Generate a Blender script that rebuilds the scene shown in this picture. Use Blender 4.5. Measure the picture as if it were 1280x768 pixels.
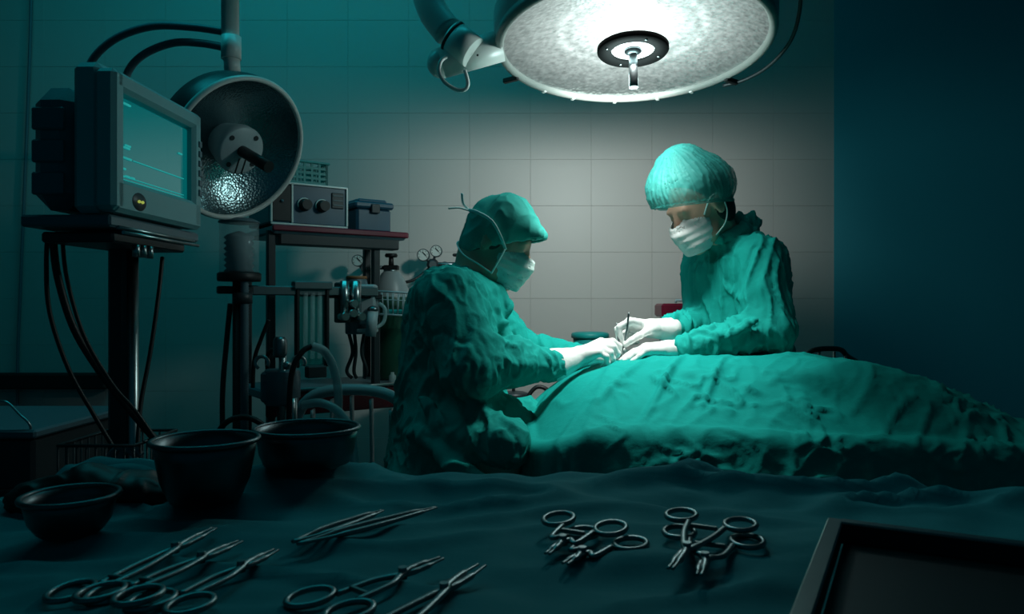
import bpy, math, random
import numpy as np
from mathutils import Vector, Matrix

random.seed(7)
for o in list(bpy.data.objects):
    bpy.data.objects.remove(o, do_unlink=True)
S = bpy.context.scene
COL = S.collection

# ------------------------------------------------------------------ camera
F = 930.0          # focal length in pixels of a 1280 wide frame
CZ = 1.10          # camera height
cam_d = bpy.data.cameras.new('camera')
cam = bpy.data.objects.new('camera', cam_d)
COL.objects.link(cam)
cam.location = (0, 0, CZ)
cam.rotation_euler = (math.radians(90), 0, 0)
cam_d.sensor_width = 36.0
cam_d.lens = F / 1280 * 36
cam_d.clip_start = 0.02
cam_d.dof.use_dof = True
cam_d.dof.focus_distance = 2.05
cam_d.dof.aperture_fstop = 16
S.camera = cam

# ------------------------------------------------------------------ world, lights, exposure
W = bpy.data.worlds.new('world')
S.world = W
W.use_nodes = True
W.node_tree.nodes['Background'].inputs[0].default_value = (0.0, 0.42, 0.62, 1)
W.node_tree.nodes['Background'].inputs[1].default_value = 0.042
S.view_settings.view_transform = 'Standard'
S.view_settings.look = 'None'
S.view_settings.exposure = 0.0
S.view_settings.gamma = 1.0
S.view_settings.use_curve_mapping = False


def P(px, py, d):
    """point seen at pixel (px, py) of the photograph, d metres in front of the camera"""
    return Vector(((px - 640) / F * d, d, CZ - (py - 384) / F * d))


def light(name, kind, loc, energy, color, target=None, **kw):
    ld = bpy.data.lights.new(name, kind)
    ld.energy = energy
    ld.color = color
    for k, v in kw.items():
        setattr(ld, k, v)
    o = bpy.data.objects.new(name, ld)
    COL.objects.link(o)
    o.location = loc
    if target is not None:
        o.rotation_euler = (Vector(target) - Vector(loc)).to_track_quat('-Z', 'Y').to_euler()
    return o


# added teal ambient fill, unseen, above the equipment and the table
light('teal_fill_light', 'AREA', (-0.75, 2.1, 2.93), 9.5, (0.02, 0.76, 0.88), (-0.75, 2.5, 0), shape='RECTANGLE',
      size=1.8, size_y=0.5)
LAMP_D = 1.87
LAMP_C = P(791, 57, LAMP_D)          # rim centre of the big surgical lamp
LAMP_T = math.radians(7)
HAND = P(782, 440, 2.03)
lamp_out = LAMP_C + Vector((0, -0.012, -0.05))
# wide spill and focused beam of the surgical lamp, plus an added wall fill spot
light('surgical_lamp_spill', 'POINT', LAMP_C + Vector((0, 0.02, -0.095)), 4.5, (0.72, 1.0, 0.98), shadow_soft_size=0.06)
light('wall_fill_spot', 'SPOT', LAMP_C + Vector((0, 0.03, -0.09)), 21.0, (0.88, 1.0, 0.97), LAMP_C + Vector((-0.02, 0.88, -0.33)),
      spot_size=math.radians(104), spot_blend=1.0, shadow_soft_size=0.06)
light('surgical_lamp_beam', 'SPOT', lamp_out, 41.0, (1.0, 1.0, 0.95), HAND,
      spot_size=math.radians(86), spot_blend=1.0, shadow_soft_size=0.06)

# ------------------------------------------------------------------ materials
MATS = {}


def mat(name, col, rough=0.6, metal=0.0, bump=None, emit=None, trans=0.0, spec=0.5, var=None, alpha=1.0,
        translucent=0.0, coat=0.0):
    """bump: list of (kind, scale, strength, distance)   var: (scale, amount) colour variation"""
    if name in MATS:
        return MATS[name]
    m = bpy.data.materials.new(name)
    m.use_nodes = True
    nt = m.node_tree
    N, L = nt.nodes, nt.links
    b = N['Principled BSDF']
    b.inputs['Base Color'].default_value = (*col, 1)
    b.inputs['Roughness'].default_value = rough
    b.inputs['Metallic'].default_value = metal
    b.inputs['Specular IOR Level'].default_value = spec
    b.inputs['Transmission Weight'].default_value = trans
    b.inputs['Alpha'].default_value = alpha
    b.inputs['Coat Weight'].default_value = coat
    tc = N.new('ShaderNodeTexCoord')
    if emit:
        b.inputs['Emission Color'].default_value = (*emit[0], 1)
        b.inputs['Emission Strength'].default_value = emit[1]
    if var:
        n = N.new('ShaderNodeTexNoise')
        n.inputs['Scale'].default_value = var[0]
        n.inputs['Detail'].default_value = 5
        L.new(tc.outputs['Object'], n.inputs['Vector'])
        r = N.new('ShaderNodeMapRange')
        r.inputs['To Min'].default_value = 1 - var[1]
        r.inputs['To Max'].default_value = 1 + var[1]
        L.new(n.outputs[0], r.inputs['Value'])
        mx = N.new('ShaderNodeMix')
        mx.data_type = 'RGBA'
        mx.blend_type = 'MULTIPLY'
        mx.inputs[0].default_value = 1
        mx.inputs[6].default_value = (*col, 1)
        L.new(r.outputs[0], mx.inputs[7])
        L.new(mx.outputs[2], b.inputs['Base Color'])
    prev = None
    for (kind, sc, st, dist, *mp) in (bump or []):
        if kind == 'noise':
            t = N.new('ShaderNodeTexNoise')
            t.inputs['Scale'].default_value = sc
            t.inputs['Detail'].default_value = 4
            out = t.outputs[0]
        elif kind == 'ridge':
            t = N.new('ShaderNodeTexNoise')
            t.noise_type = 'RIDGED_MULTIFRACTAL'
            t.inputs['Scale'].default_value = sc
            t.inputs['Detail'].default_value = 3
            t.inputs['Distortion'].default_value = 0.6
            out = t.outputs[0]
        elif kind == 'voronoi':
            t = N.new('ShaderNodeTexVoronoi')
            t.inputs['Scale'].default_value = sc
            out = t.outputs['Distance']
        else:
            t = N.new('ShaderNodeTexWave')
            t.bands_direction = kind
            t.inputs['Scale'].default_value = sc
            t.inputs['Distortion'].default_value = 1.0
            out = t.outputs[1]
        if mp:
            mpn = N.new('ShaderNodeMapping')
            mpn.inputs['Scale'].default_value = mp[0]
            mpn.inputs['Rotation'].default_value = mp[1] if len(mp) > 1 else (0, 0, 0)
            L.new(tc.outputs['Object'], mpn.inputs['Vector'])
            L.new(mpn.outputs[0], t.inputs['Vector'])
        else:
            L.new(tc.outputs['Object'], t.inputs['Vector'])
        bp = N.new('ShaderNodeBump')
        bp.inputs['Strength'].default_value = st
        bp.inputs['Distance'].default_value = dist
        L.new(out, bp.inputs['Height'])
        if prev:
            L.new(prev.outputs[0], bp.inputs['Normal'])
        prev = bp
    if prev:
        L.new(prev.outputs[0], b.inputs['Normal'])
    if translucent:
        tr = N.new('ShaderNodeBsdfTranslucent')
        tr.inputs[0].default_value = (*col, 1)
        ms = N.new('ShaderNodeMixShader')
        ms.inputs[0].default_value = translucent
        L.new(b.outputs[0], ms.inputs[1])
        L.new(tr.outputs[0], ms.inputs[2])
        L.new(ms.outputs[0], N['Material Output'].inputs[0])
    MATS[name] = m
    return m


TEAL = (0.008, 0.34, 0.30)
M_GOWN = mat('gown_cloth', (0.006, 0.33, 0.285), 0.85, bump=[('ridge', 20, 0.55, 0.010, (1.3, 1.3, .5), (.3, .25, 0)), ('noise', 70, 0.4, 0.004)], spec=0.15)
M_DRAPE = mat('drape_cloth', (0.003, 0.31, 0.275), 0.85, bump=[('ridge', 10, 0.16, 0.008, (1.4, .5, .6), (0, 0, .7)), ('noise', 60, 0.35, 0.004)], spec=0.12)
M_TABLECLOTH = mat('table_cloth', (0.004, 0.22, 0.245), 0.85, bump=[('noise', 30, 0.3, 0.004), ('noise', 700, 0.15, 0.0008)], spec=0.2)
M_CAP = mat('cap_cloth', (0.03, 0.36, 0.31), 0.8, bump=[('noise', 40, 0.3, 0.004)], spec=0.25)
M_BOUF = mat('bouffant_film', (0.06, 0.42, 0.38), 0.6, bump=[('noise', 60, 0.4, 0.004)], alpha=0.46, translucent=0.12)
M_MASK = mat('mask_paper', (0.74, 0.92, 0.87), 0.8, bump=[('noise', 40, 0.3, 0.003)], translucent=0.2)
M_MASKW = mat('mask_paper_white', (0.82, 0.84, 0.82), 0.8, bump=[('noise', 40, 0.3, 0.003)], translucent=0.2)
M_TIE = mat('tie_tape', (0.62, 0.82, 0.80), 0.8)
M_GLOVE = mat('glove_latex', (0.82, 0.84, 0.82), 0.45, bump=[('noise', 60, 0.35, 0.004)])
M_SKIN = mat('skin', (0.62, 0.36, 0.26), 0.55, bump=[('noise', 120, 0.1, 0.002)], var=(30, 0.08))
M_HAIR = mat('hair', (0.012, 0.010, 0.010), 0.5, bump=[('noise', 160, 0.4, 0.003)])
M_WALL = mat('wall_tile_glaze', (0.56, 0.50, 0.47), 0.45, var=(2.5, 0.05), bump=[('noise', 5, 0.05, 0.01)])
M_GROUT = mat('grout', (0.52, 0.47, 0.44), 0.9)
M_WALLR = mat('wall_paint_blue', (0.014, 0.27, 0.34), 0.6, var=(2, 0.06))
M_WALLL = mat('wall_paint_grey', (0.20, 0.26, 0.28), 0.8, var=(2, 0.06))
M_FLOOR = mat('floor_vinyl', (0.06, 0.11, 0.12), 0.5, var=(6, 0.15))
M_CEIL = mat('ceiling_paint', (0.25, 0.32, 0.33), 0.9, var=(3, 0.05))
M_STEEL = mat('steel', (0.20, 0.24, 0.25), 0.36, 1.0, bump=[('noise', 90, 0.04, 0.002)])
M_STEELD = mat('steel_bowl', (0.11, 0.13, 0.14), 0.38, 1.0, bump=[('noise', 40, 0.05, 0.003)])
M_CHROME = mat('chrome', (0.42, 0.47, 0.47), 0.3, 1.0)
M_BLACK = mat('black_rubber', (0.006, 0.008, 0.009), 0.5, bump=[('noise', 80, 0.1, 0.002)])
M_BLACKG = mat('black_gloss', (0.006, 0.008, 0.010), 0.2)
M_WHITEP = mat('white_plastic', (0.42, 0.50, 0.52), 0.4, bump=[('noise', 60, 0.05, 0.002)])
M_GREYP = mat('grey_plastic', (0.10, 0.17, 0.20), 0.45, bump=[('noise', 80, 0.05, 0.002)])
M_DARKP = mat('dark_plastic', (0.025, 0.035, 0.04), 0.45, bump=[('noise', 80, 0.05, 0.002)])
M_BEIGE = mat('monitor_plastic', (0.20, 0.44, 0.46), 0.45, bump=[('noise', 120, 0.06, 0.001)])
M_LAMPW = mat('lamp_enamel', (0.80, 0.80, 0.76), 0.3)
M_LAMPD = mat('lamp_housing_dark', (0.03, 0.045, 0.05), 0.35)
M_RED = mat('red_enamel', (0.20, 0.008, 0.03), 0.35)
M_DRED = mat('dark_red_enamel', (0.07, 0.006, 0.012), 0.4)
M_BLUEBOX = mat('blue_plastic', (0.03, 0.10, 0.16), 0.4)
M_CYL = mat('cylinder_green', (0.010, 0.075, 0.045), 0.3)
M_CYLTOP = mat('cylinder_grey', (0.30, 0.36, 0.37), 0.4)
M_HOSE = mat('clear_hose', (0.45, 0.62, 0.62), 0.25, alpha=0.62)
M_GLASS = mat('glass_tube', (0.75, 0.9, 0.9), 0.06, alpha=0.22)
M_TEALP = mat('teal_plastic', (0.01, 0.30, 0.28), 0.45)
M_LINE = mat('trace_line', (0.0, 0.05, 0.05), 0.4, emit=((0.05, 0.95, 0.90), 0.30))
M_LED = mat('indicator', (0.1, 0.1, 0.0), 0.4, emit=((0.65, 0.8, 0.15), 0.45))
M_DIAL = mat('dial_face', (0.62, 0.64, 0.60), 0.4)
M_ORANGE = mat('orange_band', (0.35, 0.13, 0.05), 0.5)


def lamp_reflector_mat(name, strength, radius, tint):
    m = mat(name, tint, 0.32 if strength > 0 else 0.24, 1.0, bump=[('voronoi', 90 if strength > 0 else 120, 0.35 if strength > 0 else 0.22, 0.004), ('noise', 14, 0.2, 0.01)])
    if strength <= 0:
        return m
    nt = m.node_tree
    N, L = nt.nodes, nt.links
    b = N['Principled BSDF']
    tc = N.new('ShaderNodeTexCoord')
    ln = N.new('ShaderNodeVectorMath')
    ln.operation = 'LENGTH'
    sc = N.new('ShaderNodeVectorMath')
    sc.operation = 'MULTIPLY'
    sc.inputs[1].default_value = (1 / radius, 1 / radius, 0)
    L.new(tc.outputs['Object'], sc.inputs[0])
    L.new(sc.outputs[0], ln.inputs[0])
    cr = N.new('ShaderNodeValToRGB')
    e = cr.color_ramp.elements
    e[0].position = 0.0
    e[0].color = (1, 1, 1, 1)
    e[1].position = 1.0
    e[1].color = (0.06, 0.06, 0.06, 1)
    for pos, v in ((0.24, 0.85), (0.36, 0.56), (0.47, 0.34), (0.52, 0.46), (0.57, 0.28), (0.75, 0.16), (0.9, 0.08)):
        x = cr.color_ramp.elements.new(pos)
        x.color = (v, v, v, 1)
    L.new(ln.outputs['Value'], cr.inputs[0])
    vo = N.new('ShaderNodeTexNoise')
    vo.inputs['Scale'].default_value = 62
    vo.inputs['Detail'].default_value = 3
    L.new(tc.outputs['Object'], vo.inputs['Vector'])
    mr = N.new('ShaderNodeMapRange')
    mr.inputs['From Min'].default_value = 0.3
    mr.inputs['From Max'].default_value = 0.7
    mr.inputs['To Min'].default_value = 0.62 * strength
    mr.inputs['To Max'].default_value = 1.35 * strength
    L.new(vo.outputs[0], mr.inputs['Value'])
    mu = N.new('ShaderNodeMath')
    mu.operation = 'MULTIPLY'
    L.new(cr.outputs[0], mu.inputs[0])
    L.new(mr.outputs[0], mu.inputs[1])
    b.inputs['Emission Color'].default_value = (0.86, 1.0, 0.96, 1)
    L.new(mu.outputs[0], b.inputs['Emission Strength'])
    return m


M_REFL = lamp_reflector_mat('lamp_reflector_lit', 1.9, 0.375, (0.45, 0.48, 0.48))
M_REFL2 = lamp_reflector_mat('lamp_reflector_off', 0.0, 0.23, (0.30, 0.42, 0.44))
M_LAMPGLOW = mat('lamp_glow', (0.8, 0.8, 0.8), 0.4, emit=((0.9, 1.0, 0.98), 1.4))


# ------------------------------------------------------------------ mesh helpers
class MB:
    def __init__(self):
        self.v, self.f, self.sm = [], [], []

    def add(self, vs, fs, smooth=True):
        n = len(self.v)
        self.v += [tuple(x) for x in vs]
        self.f += [tuple(i + n for i in f) for f in fs]
        self.sm += [smooth] * len(fs)
        return self

    def box(self, c, s, R=None, bev=0.0):
        c = Vector(c)
        hx, hy, hz = s[0] / 2, s[1] / 2, s[2] / 2
        b = min(bev, hx * .9, hy * .9, hz * .9)
        if b <= 0:
            vs = [Vector((x, y, z)) for x in (-hx, hx) for y in (-hy, hy) for z in (-hz, hz)]
            fs = [(0, 1, 3, 2), (4, 6, 7, 5), (0, 4, 5, 1), (2, 3, 7, 6), (0, 2, 6, 4), (1, 5, 7, 3)]
        else:
            # chamfered box: 24 vertices
            vs, idx = [], {}
            for x in (-1, 1):
                for y in (-1, 1):
                    for z in (-1, 1):
                        for a in range(3):
                            p = [x * (hx - b), y * (hy - b), z * (hz - b)]
                            p[a] = (x * hx, y * hy, z * hz)[a]
                            idx[(x, y, z, a)] = len(vs)
                            vs.append(Vector(p))
            fs = []
            for a in range(3):
                o1, o2 = (a + 1) % 3, (a + 2) % 3
                for sgn in (-1, 1):
                    q = []
                    for (s1, s2) in ((-1, -1), (1, -1), (1, 1), (-1, 1)):
                        k = [0, 0, 0]
                        k[a], k[o1], k[o2] = sgn, s1, s2
                        q.append(idx[(*k, a)])
                    fs.append(tuple(q if sgn > 0 else q[::-1]))
            for a in range(3):          # edges along axis a
                o1, o2 = (a + 1) % 3, (a + 2) % 3
                for s1 in (-1, 1):
                    for s2 in (-1, 1):
                        def K(sa, ax):
                            k = [0, 0, 0]
                            k[a], k[o1], k[o2] = sa, s1, s2
                            return idx[(*k, ax)]
                        q = (K(-1, o1), K(1, o1), K(1, o2), K(-1, o2))
                        fs.append(q if s1 * s2 < 0 else q[::-1])
            for x in (-1, 1):
                for y in (-1, 1):
                    for z in (-1, 1):
                        t = tuple(idx[(x, y, z, a)] for a in range(3))
                        fs.append(t if x * y * z > 0 else t[::-1])
        if R is not None:
            vs = [R @ p for p in vs]
        return self.add([c + p for p in vs], fs, False)

    def cyl(self, a, b, r0, r1=None, n=20, cap=True):
        a, b = Vector(a), Vector(b)
        r1 = r0 if r1 is None else r1
        q = (b - a).to_track_quat('Z', 'Y').to_matrix()
        vs = []
        for (c, r) in ((a, r0), (b, r1)):
            for i in range(n):
                t = 2 * math.pi * i / n
                vs.append(c + q @ Vector((r * math.cos(t), r * math.sin(t), 0)))
        fs = [(i, (i + 1) % n, n + (i + 1) % n, n + i) for i in range(n)]
        self.add(vs, fs, True)
        if cap:
            m = len(self.v) - 2 * n
            self.f += [tuple(m + i for i in range(n))[::-1], tuple(m + n + i for i in range(n))]
            self.sm += [False, False]
        return self

    def lathe(self, prof, c=(0, 0, 0), R=None, n=40, close=False):
        c = Vector(c)
        vs = []
        for (r, z) in prof:
            for i in range(n):
                t = 2 * math.pi * i / n
                p = Vector((max(r, 1e-5) * math.cos(t), max(r, 1e-5) * math.sin(t), z))
                vs.append(c + (R @ p if R is not None else p))
        m = len(prof)
        fs = []
        for j in range(m - 1 if not close else m):
            k = (j + 1) % m
            for i in range(n):
                i2 = (i + 1) % n
                fs.append((j * n + i, j * n + i2, k * n + i2, k * n + i))
        return self.add(vs, fs, True)

    def tube(self, pts, r, n=10, sub=6, closed=False, flat=None):
        pts = [Vector(p) for p in pts]
        if len(pts) > 2 and sub > 1:
            pts = spline(pts, sub, closed)
        m = len(pts)
        rs = r if hasattr(r, '__len__') else [r] * m
        if len(rs) != m:
            rs = [rs[min(len(rs) - 1, int(i * len(rs) / m))] for i in range(m)]
        vs = []
        up = None
        for i, p in enumerate(pts):
            a = pts[(i - 1) % m] if (i > 0 or closed) else p
            b = pts[(i + 1) % m] if (i < m - 1 or closed) else p
            t = (b - a).normalized()
            if up is None:
                up = Vector((0, 0, 1)) if abs(t.z) < .9 else Vector((1, 0, 0))
            x = t.cross(up).normalized()
            up = x.cross(t).normalized()
            for k in range(n):
                w = 2 * math.pi * k / n
                fx, fy = (1, 1) if flat is None else flat
                vs.append(p + x * (rs[i] * fx * math.cos(w)) + up * (rs[i] * fy * math.sin(w)))
        fs = []
        for i in range(m if closed else m - 1):
            j = (i + 1) % m
            for k in range(n):
                k2 = (k + 1) % n
                fs.append((i * n + k, i * n + k2, j * n + k2, j * n + k))
        if not closed:
            fs += [tuple(range(n))[::-1], tuple((m - 1) * n + k for k in range(n))]
        return self.add(vs, fs, True)

    def ball(self, c, r, n=14, R=None):
        r = (r, r, r) if not hasattr(r, '__len__') else r
        m = n // 2
        pr = []
        vs, fs = [], []
        for j in range(m + 1):
            ph = math.pi * j / m - math.pi / 2
            for i in range(n):
                t = 2 * math.pi * i / n
                cr = max(math.cos(ph), 1e-4)
                p = Vector((r[0] * cr * math.cos(t), r[1] * cr * math.sin(t), r[2] * math.sin(ph)))
                vs.append(Vector(c) + (R @ p if R is not None else p))
        for j in range(m):
            for i in range(n):
                i2 = (i + 1) % n
                fs.append((j * n + i, j * n + i2, (j + 1) * n + i2, (j + 1) * n + i))
        return self.add(vs, fs, True)

    def build(self, name, m, parent=None):
        me = bpy.data.meshes.new(name)
        me.from_pydata(self.v, [], self.f)
        me.polygons.foreach_set('use_smooth', self.sm)
        me.materials.append(m)
        me.update()
        return link(name, me, parent)


def spline(pts, sub, closed=False):
    out = []
    n = len(pts)
    for i in range(n if closed else n - 1):
        p0 = pts[(i - 1) % n] if (closed or i > 0) else pts[0]
        p1, p2 = pts[i], pts[(i + 1) % n]
        p3 = pts[(i + 2) % n] if (closed or i < n - 2) else pts[-1]
        for k in range(sub):
            t = k / sub
            out.append(0.5 * ((2 * p1) + (p2 - p0) * t + (2 * p0 - 5 * p1 + 4 * p2 - p3) * t * t +
                              (3 * p1 - p0 - 3 * p2 + p3) * t ** 3))
    if not closed:
        out.append(pts[-1])
    return out


def link(name, me, parent=None):
    o = bpy.data.objects.new(name, me)
    COL.objects.link(o)
    if parent is not None:
        o.parent = parent
        o.matrix_parent_inverse = parent_world(parent).inverted()
    return o


def parent_world(o):
    m = Matrix.LocRotScale(o.location, o.rotation_euler, o.scale)
    if o.parent is not None:
        return parent_world(o.parent) @ o.matrix_parent_inverse @ m
    return m


def tag(o, label, cat, group=None):
    o['label'] = label
    o['category'] = cat
    if group:
        o['group'] = group
    return o


def struct(o, label=None, cat=None):
    o['kind'] = 'structure'
    if label:
        o['label'] = label
    if cat:
        o['category'] = cat
    return o


def thing(name, label, cat, loc=(0, 0, 0), group=None):
    o = bpy.data.objects.new(name, None)
    o.empty_display_size = 0.05
    COL.objects.link(o)
    o.location = loc
    return tag(o, label, cat, group)


# ------------------------------------------------------------------ noise and signed distance fields
_rng = np.random.RandomState(3)
_perm = np.concatenate([_rng.permutation(256)] * 3)
_grad = _rng.normal(size=(256, 3))
_grad /= np.linalg.norm(_grad, axis=1)[:, None]


def noise3(p):
    p = np.asarray(p, float)
    i = np.floor(p).astype(int)
    f = p - i
    i &= 255
    u = f * f * f * (f * (f * 6 - 15) + 10)
    res = 0
    for dx in (0, 1):
        for dy in (0, 1):
            for dz in (0, 1):
                h = _perm[_perm[_perm[i[:, 0] + dx] + i[:, 1] + dy] + i[:, 2] + dz]
                g = _grad[h]
                d = g[:, 0] * (f[:, 0] - dx) + g[:, 1] * (f[:, 1] - dy) + g[:, 2] * (f[:, 2] - dz)
                w = (u[:, 0] if dx else 1 - u[:, 0]) * (u[:, 1] if dy else 1 - u[:, 1]) * (u[:, 2] if dz else 1 - u[:, 2])
                res = res + d * w
    return res * 1.5


def ridged(p, warp=0.5):
    w = np.stack([noise3(p * .7 + 11.3), noise3(p * .7 + 37.1), noise3(p * .7 + 71.9)], 1) * warp
    return (1 - np.abs(noise3(p + w)) * 2.0)


class Field:
    def __init__(self, lo, hi, h):
        self.lo, self.h = np.array(lo, float), h
        n = np.ceil((np.array(hi) - self.lo) / h).astype(int) + 1
        self.ax = [self.lo[i] + h * np.arange(n[i]) for i in range(3)]
        self.V = np.full(n, 1.0)

    def win(self, lo, hi, pad):
        sl = []
        for i in range(3):
            a = int(np.clip(np.floor((lo[i] - pad - self.lo[i]) / self.h), 0, len(self.ax[i])))
            b = int(np.clip(np.ceil((hi[i] + pad - self.lo[i]) / self.h) + 1, 0, len(self.ax[i])))
            sl.append(slice(a, b))
        return tuple(sl)

    def grid(self, sl):
        return (self.ax[0][sl[0]][:, None, None], self.ax[1][sl[1]][None, :, None], self.ax[2][sl[2]][None, None, :])

    def put(self, sl, d, k, mode):
        a = self.V[sl]
        if a.size == 0:
            return
        if mode == 'sub':
            d = -d
            h = np.clip(.5 - .5 * (a - d) / k, 0, 1)
            self.V[sl] = a * (1 - h) + d * h + k * h * (1 - h)
        else:
            h = np.clip(.5 + .5 * (a - d) / k, 0, 1)
            self.V[sl] = a * (1 - h) + d * h - k * h * (1 - h)

    def cap(self, a, b, ra, rb=None, k=.02, mode='add'):
        a, b = np.array(a, float), np.array(b, float)
        rb = ra if rb is None else rb
        r = max(ra, rb)
        sl = self.win(np.minimum(a, b) - r, np.maximum(a, b) + r, k + 2 * self.h + .02)
        X, Y, Z = self.grid(sl)
        ab = b - a
        t = np.clip(((X - a[0]) * ab[0] + (Y - a[1]) * ab[1] + (Z - a[2]) * ab[2]) / max(ab @ ab, 1e-9), 0, 1)
        d = np.sqrt((X - a[0] - t * ab[0]) ** 2 + (Y - a[1] - t * ab[1]) ** 2 + (Z - a[2] - t * ab[2]) ** 2) - (ra + (rb - ra) * t)
        self.put(sl, d, k, mode)
        return self

    def ell(self, c, r, R=None, k=.02, mode='add'):
        c, r = np.array(c, float), np.array(r, float)
        m = r.max()
        sl = self.win(c - m, c + m, k + 2 * self.h + .02)
        X, Y, Z = self.grid(sl)
        x, y, z = X - c[0], Y - c[1], Z - c[2]
        if R is not None:
            R = np.array(R)
            x, y, z = (R[0, 0] * x + R[1, 0] * y + R[2, 0] * z, R[0, 1] * x + R[1, 1] * y + R[2, 1] * z,
                       R[0, 2] * x + R[1, 2] * y + R[2, 2] * z)
        k0 = np.sqrt((x / r[0]) ** 2 + (y / r[1]) ** 2 + (z / r[2]) ** 2)
        k1 = np.sqrt((x / r[0] ** 2) ** 2 + (y / r[1] ** 2) ** 2 + (z / r[2] ** 2) ** 2)
        d = k0 * (k0 - 1) / np.maximum(k1, 1e-6)
        self.put(sl, d, k, mode)
        return self

    def rbox(self, lo, hi, rr, k=.02, mode='add'):
        lo, hi = np.array(lo, float), np.array(hi, float)
        sl = self.win(lo, hi, k + 2 * self.h + .02)
        X, Y, Z = self.grid(sl)
        c, s = (lo + hi) / 2, (hi - lo) / 2 - rr
        qx, qy, qz = np.abs(X - c[0]) - s[0], np.abs(Y - c[1]) - s[1], np.abs(Z - c[2]) - s[2]
        d = np.sqrt(np.maximum(qx, 0) ** 2 + np.maximum(qy, 0) ** 2 + np.maximum(qz, 0) ** 2) + \
            np.minimum(np.maximum(np.maximum(qx, qy), qz), 0) - rr
        self.put(sl, d, k, mode)
        return self

    def cut(self, n, off):
        """keep the half space n.p > off"""
        X, Y, Z = self.grid((slice(None),) * 3)
        self.V = np.maximum(self.V, off - (n[0] * X + n[1] * Y + n[2] * Z))
        return self

    def shell(self, t):
        self.V = np.maximum(self.V, -(self.V + t))
        return self

    def mesh(self, smooth=1):
        V, h = self.V, self.h
        V = np.where(V == 0, 1e-9, V)
        s = V < 0
        n = np.array(V.shape)
        cs = [(i, j, k) for i in (0, 1) for j in (0, 1) for k in (0, 1)]

        def cv(A, c):
            return A[c[0]:n[0] - 1 + c[0], c[1]:n[1] - 1 + c[1], c[2]:n[2] - 1 + c[2]]
        cnt = sum(cv(s, c).astype(np.int8) for c in cs)
        act = (cnt > 0) & (cnt < 8)
        I = np.argwhere(act)
        idx = np.full(n - 1, -1, int)
        idx[act] = np.arange(len(I))
        vals = {c: V[I[:, 0] + c[0], I[:, 1] + c[1], I[:, 2] + c[2]] for c in cs}
        acc = np.zeros((len(I), 3))
        num = np.zeros(len(I))
        for c in cs:
            for a in range(3):
                if c[a] == 0:
                    c2 = list(c)
                    c2[a] = 1
                    v0, v1 = vals[c], vals[tuple(c2)]
                    m = (v0 < 0) != (v1 < 0)
                    t = np.where(m, v0 / np.where(m, v0 - v1, 1), 0)
                    p = np.tile(np.array(c, float), (len(I), 1))
                    p[:, a] += t
                    acc += p * m[:, None]
                    num += m
        verts = self.lo + h * (I + acc / num[:, None])
        quads = []
        for a in range(3):
            o1, o2 = (a + 1) % 3, (a + 2) % 3
            sl0 = [slice(1, n[i] - 1) for i in range(3)]
            sl1 = [slice(1, n[i] - 1) for i in range(3)]
            sl0[a] = slice(0, n[a] - 1)
            sl1[a] = slice(1, n[a])
            s0, s1 = s[tuple(sl0)], s[tuple(sl1)]
            E = np.argwhere(s0 != s1)
            if len(E) == 0:
                continue
            flip = s0[E[:, 0], E[:, 1], E[:, 2]]
            off = np.ones(3, int)
            off[a] = 0
            B = E + off

            def cell(d1, d2):
                q = B.copy()
                q[:, o1] += d1
                q[:, o2] += d2
                return idx[q[:, 0], q[:, 1], q[:, 2]]
            q = np.stack([cell(-1, -1), cell(0, -1), cell(0, 0), cell(-1, 0)], 1)
            q[~flip] = q[~flip][:, ::-1]
            quads.append(q)
        Q = np.concatenate(quads)
        for _ in range(smooth):
            sm = np.zeros_like(verts)
            ct = np.zeros(len(verts))
            for i in range(4):
                np.add.at(sm, Q[:, i], verts[Q[:, (i + 1) % 4]] + verts[Q[:, (i + 3) % 4]])
                np.add.at(ct, Q[:, i], 2)
            verts = verts * .5 + .5 * sm / ct[:, None]
        return verts, Q


def normals(v, Q):
    nn = np.cross(v[Q[:, 2]] - v[Q[:, 0]], v[Q[:, 3]] - v[Q[:, 1]])
    out = np.zeros_like(v)
    for i in range(4):
        np.add.at(out, Q[:, i], nn)
    return out / np.maximum(np.linalg.norm(out, axis=1), 1e-12)[:, None]


def npobj(name, v, Q, m, parent=None):
    me = bpy.data.meshes.new(name)
    me.vertices.add(len(v))
    me.vertices.foreach_set('co', np.asarray(v, np.float32).ravel())
    me.loops.add(Q.size)
    me.loops.foreach_set('vertex_index', Q.astype(np.int32).ravel())
    me.polygons.add(len(Q))
    me.polygons.foreach_set('loop_start', np.arange(0, Q.size, Q.shape[1], dtype=np.int32))
    me.polygons.foreach_set('use_smooth', np.ones(len(Q), bool))
    me.materials.append(m)
    me.update(calc_edges=True)
    me.validate()
    return link(name, me, parent)


def tri_of(Q):
    return Q


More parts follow.
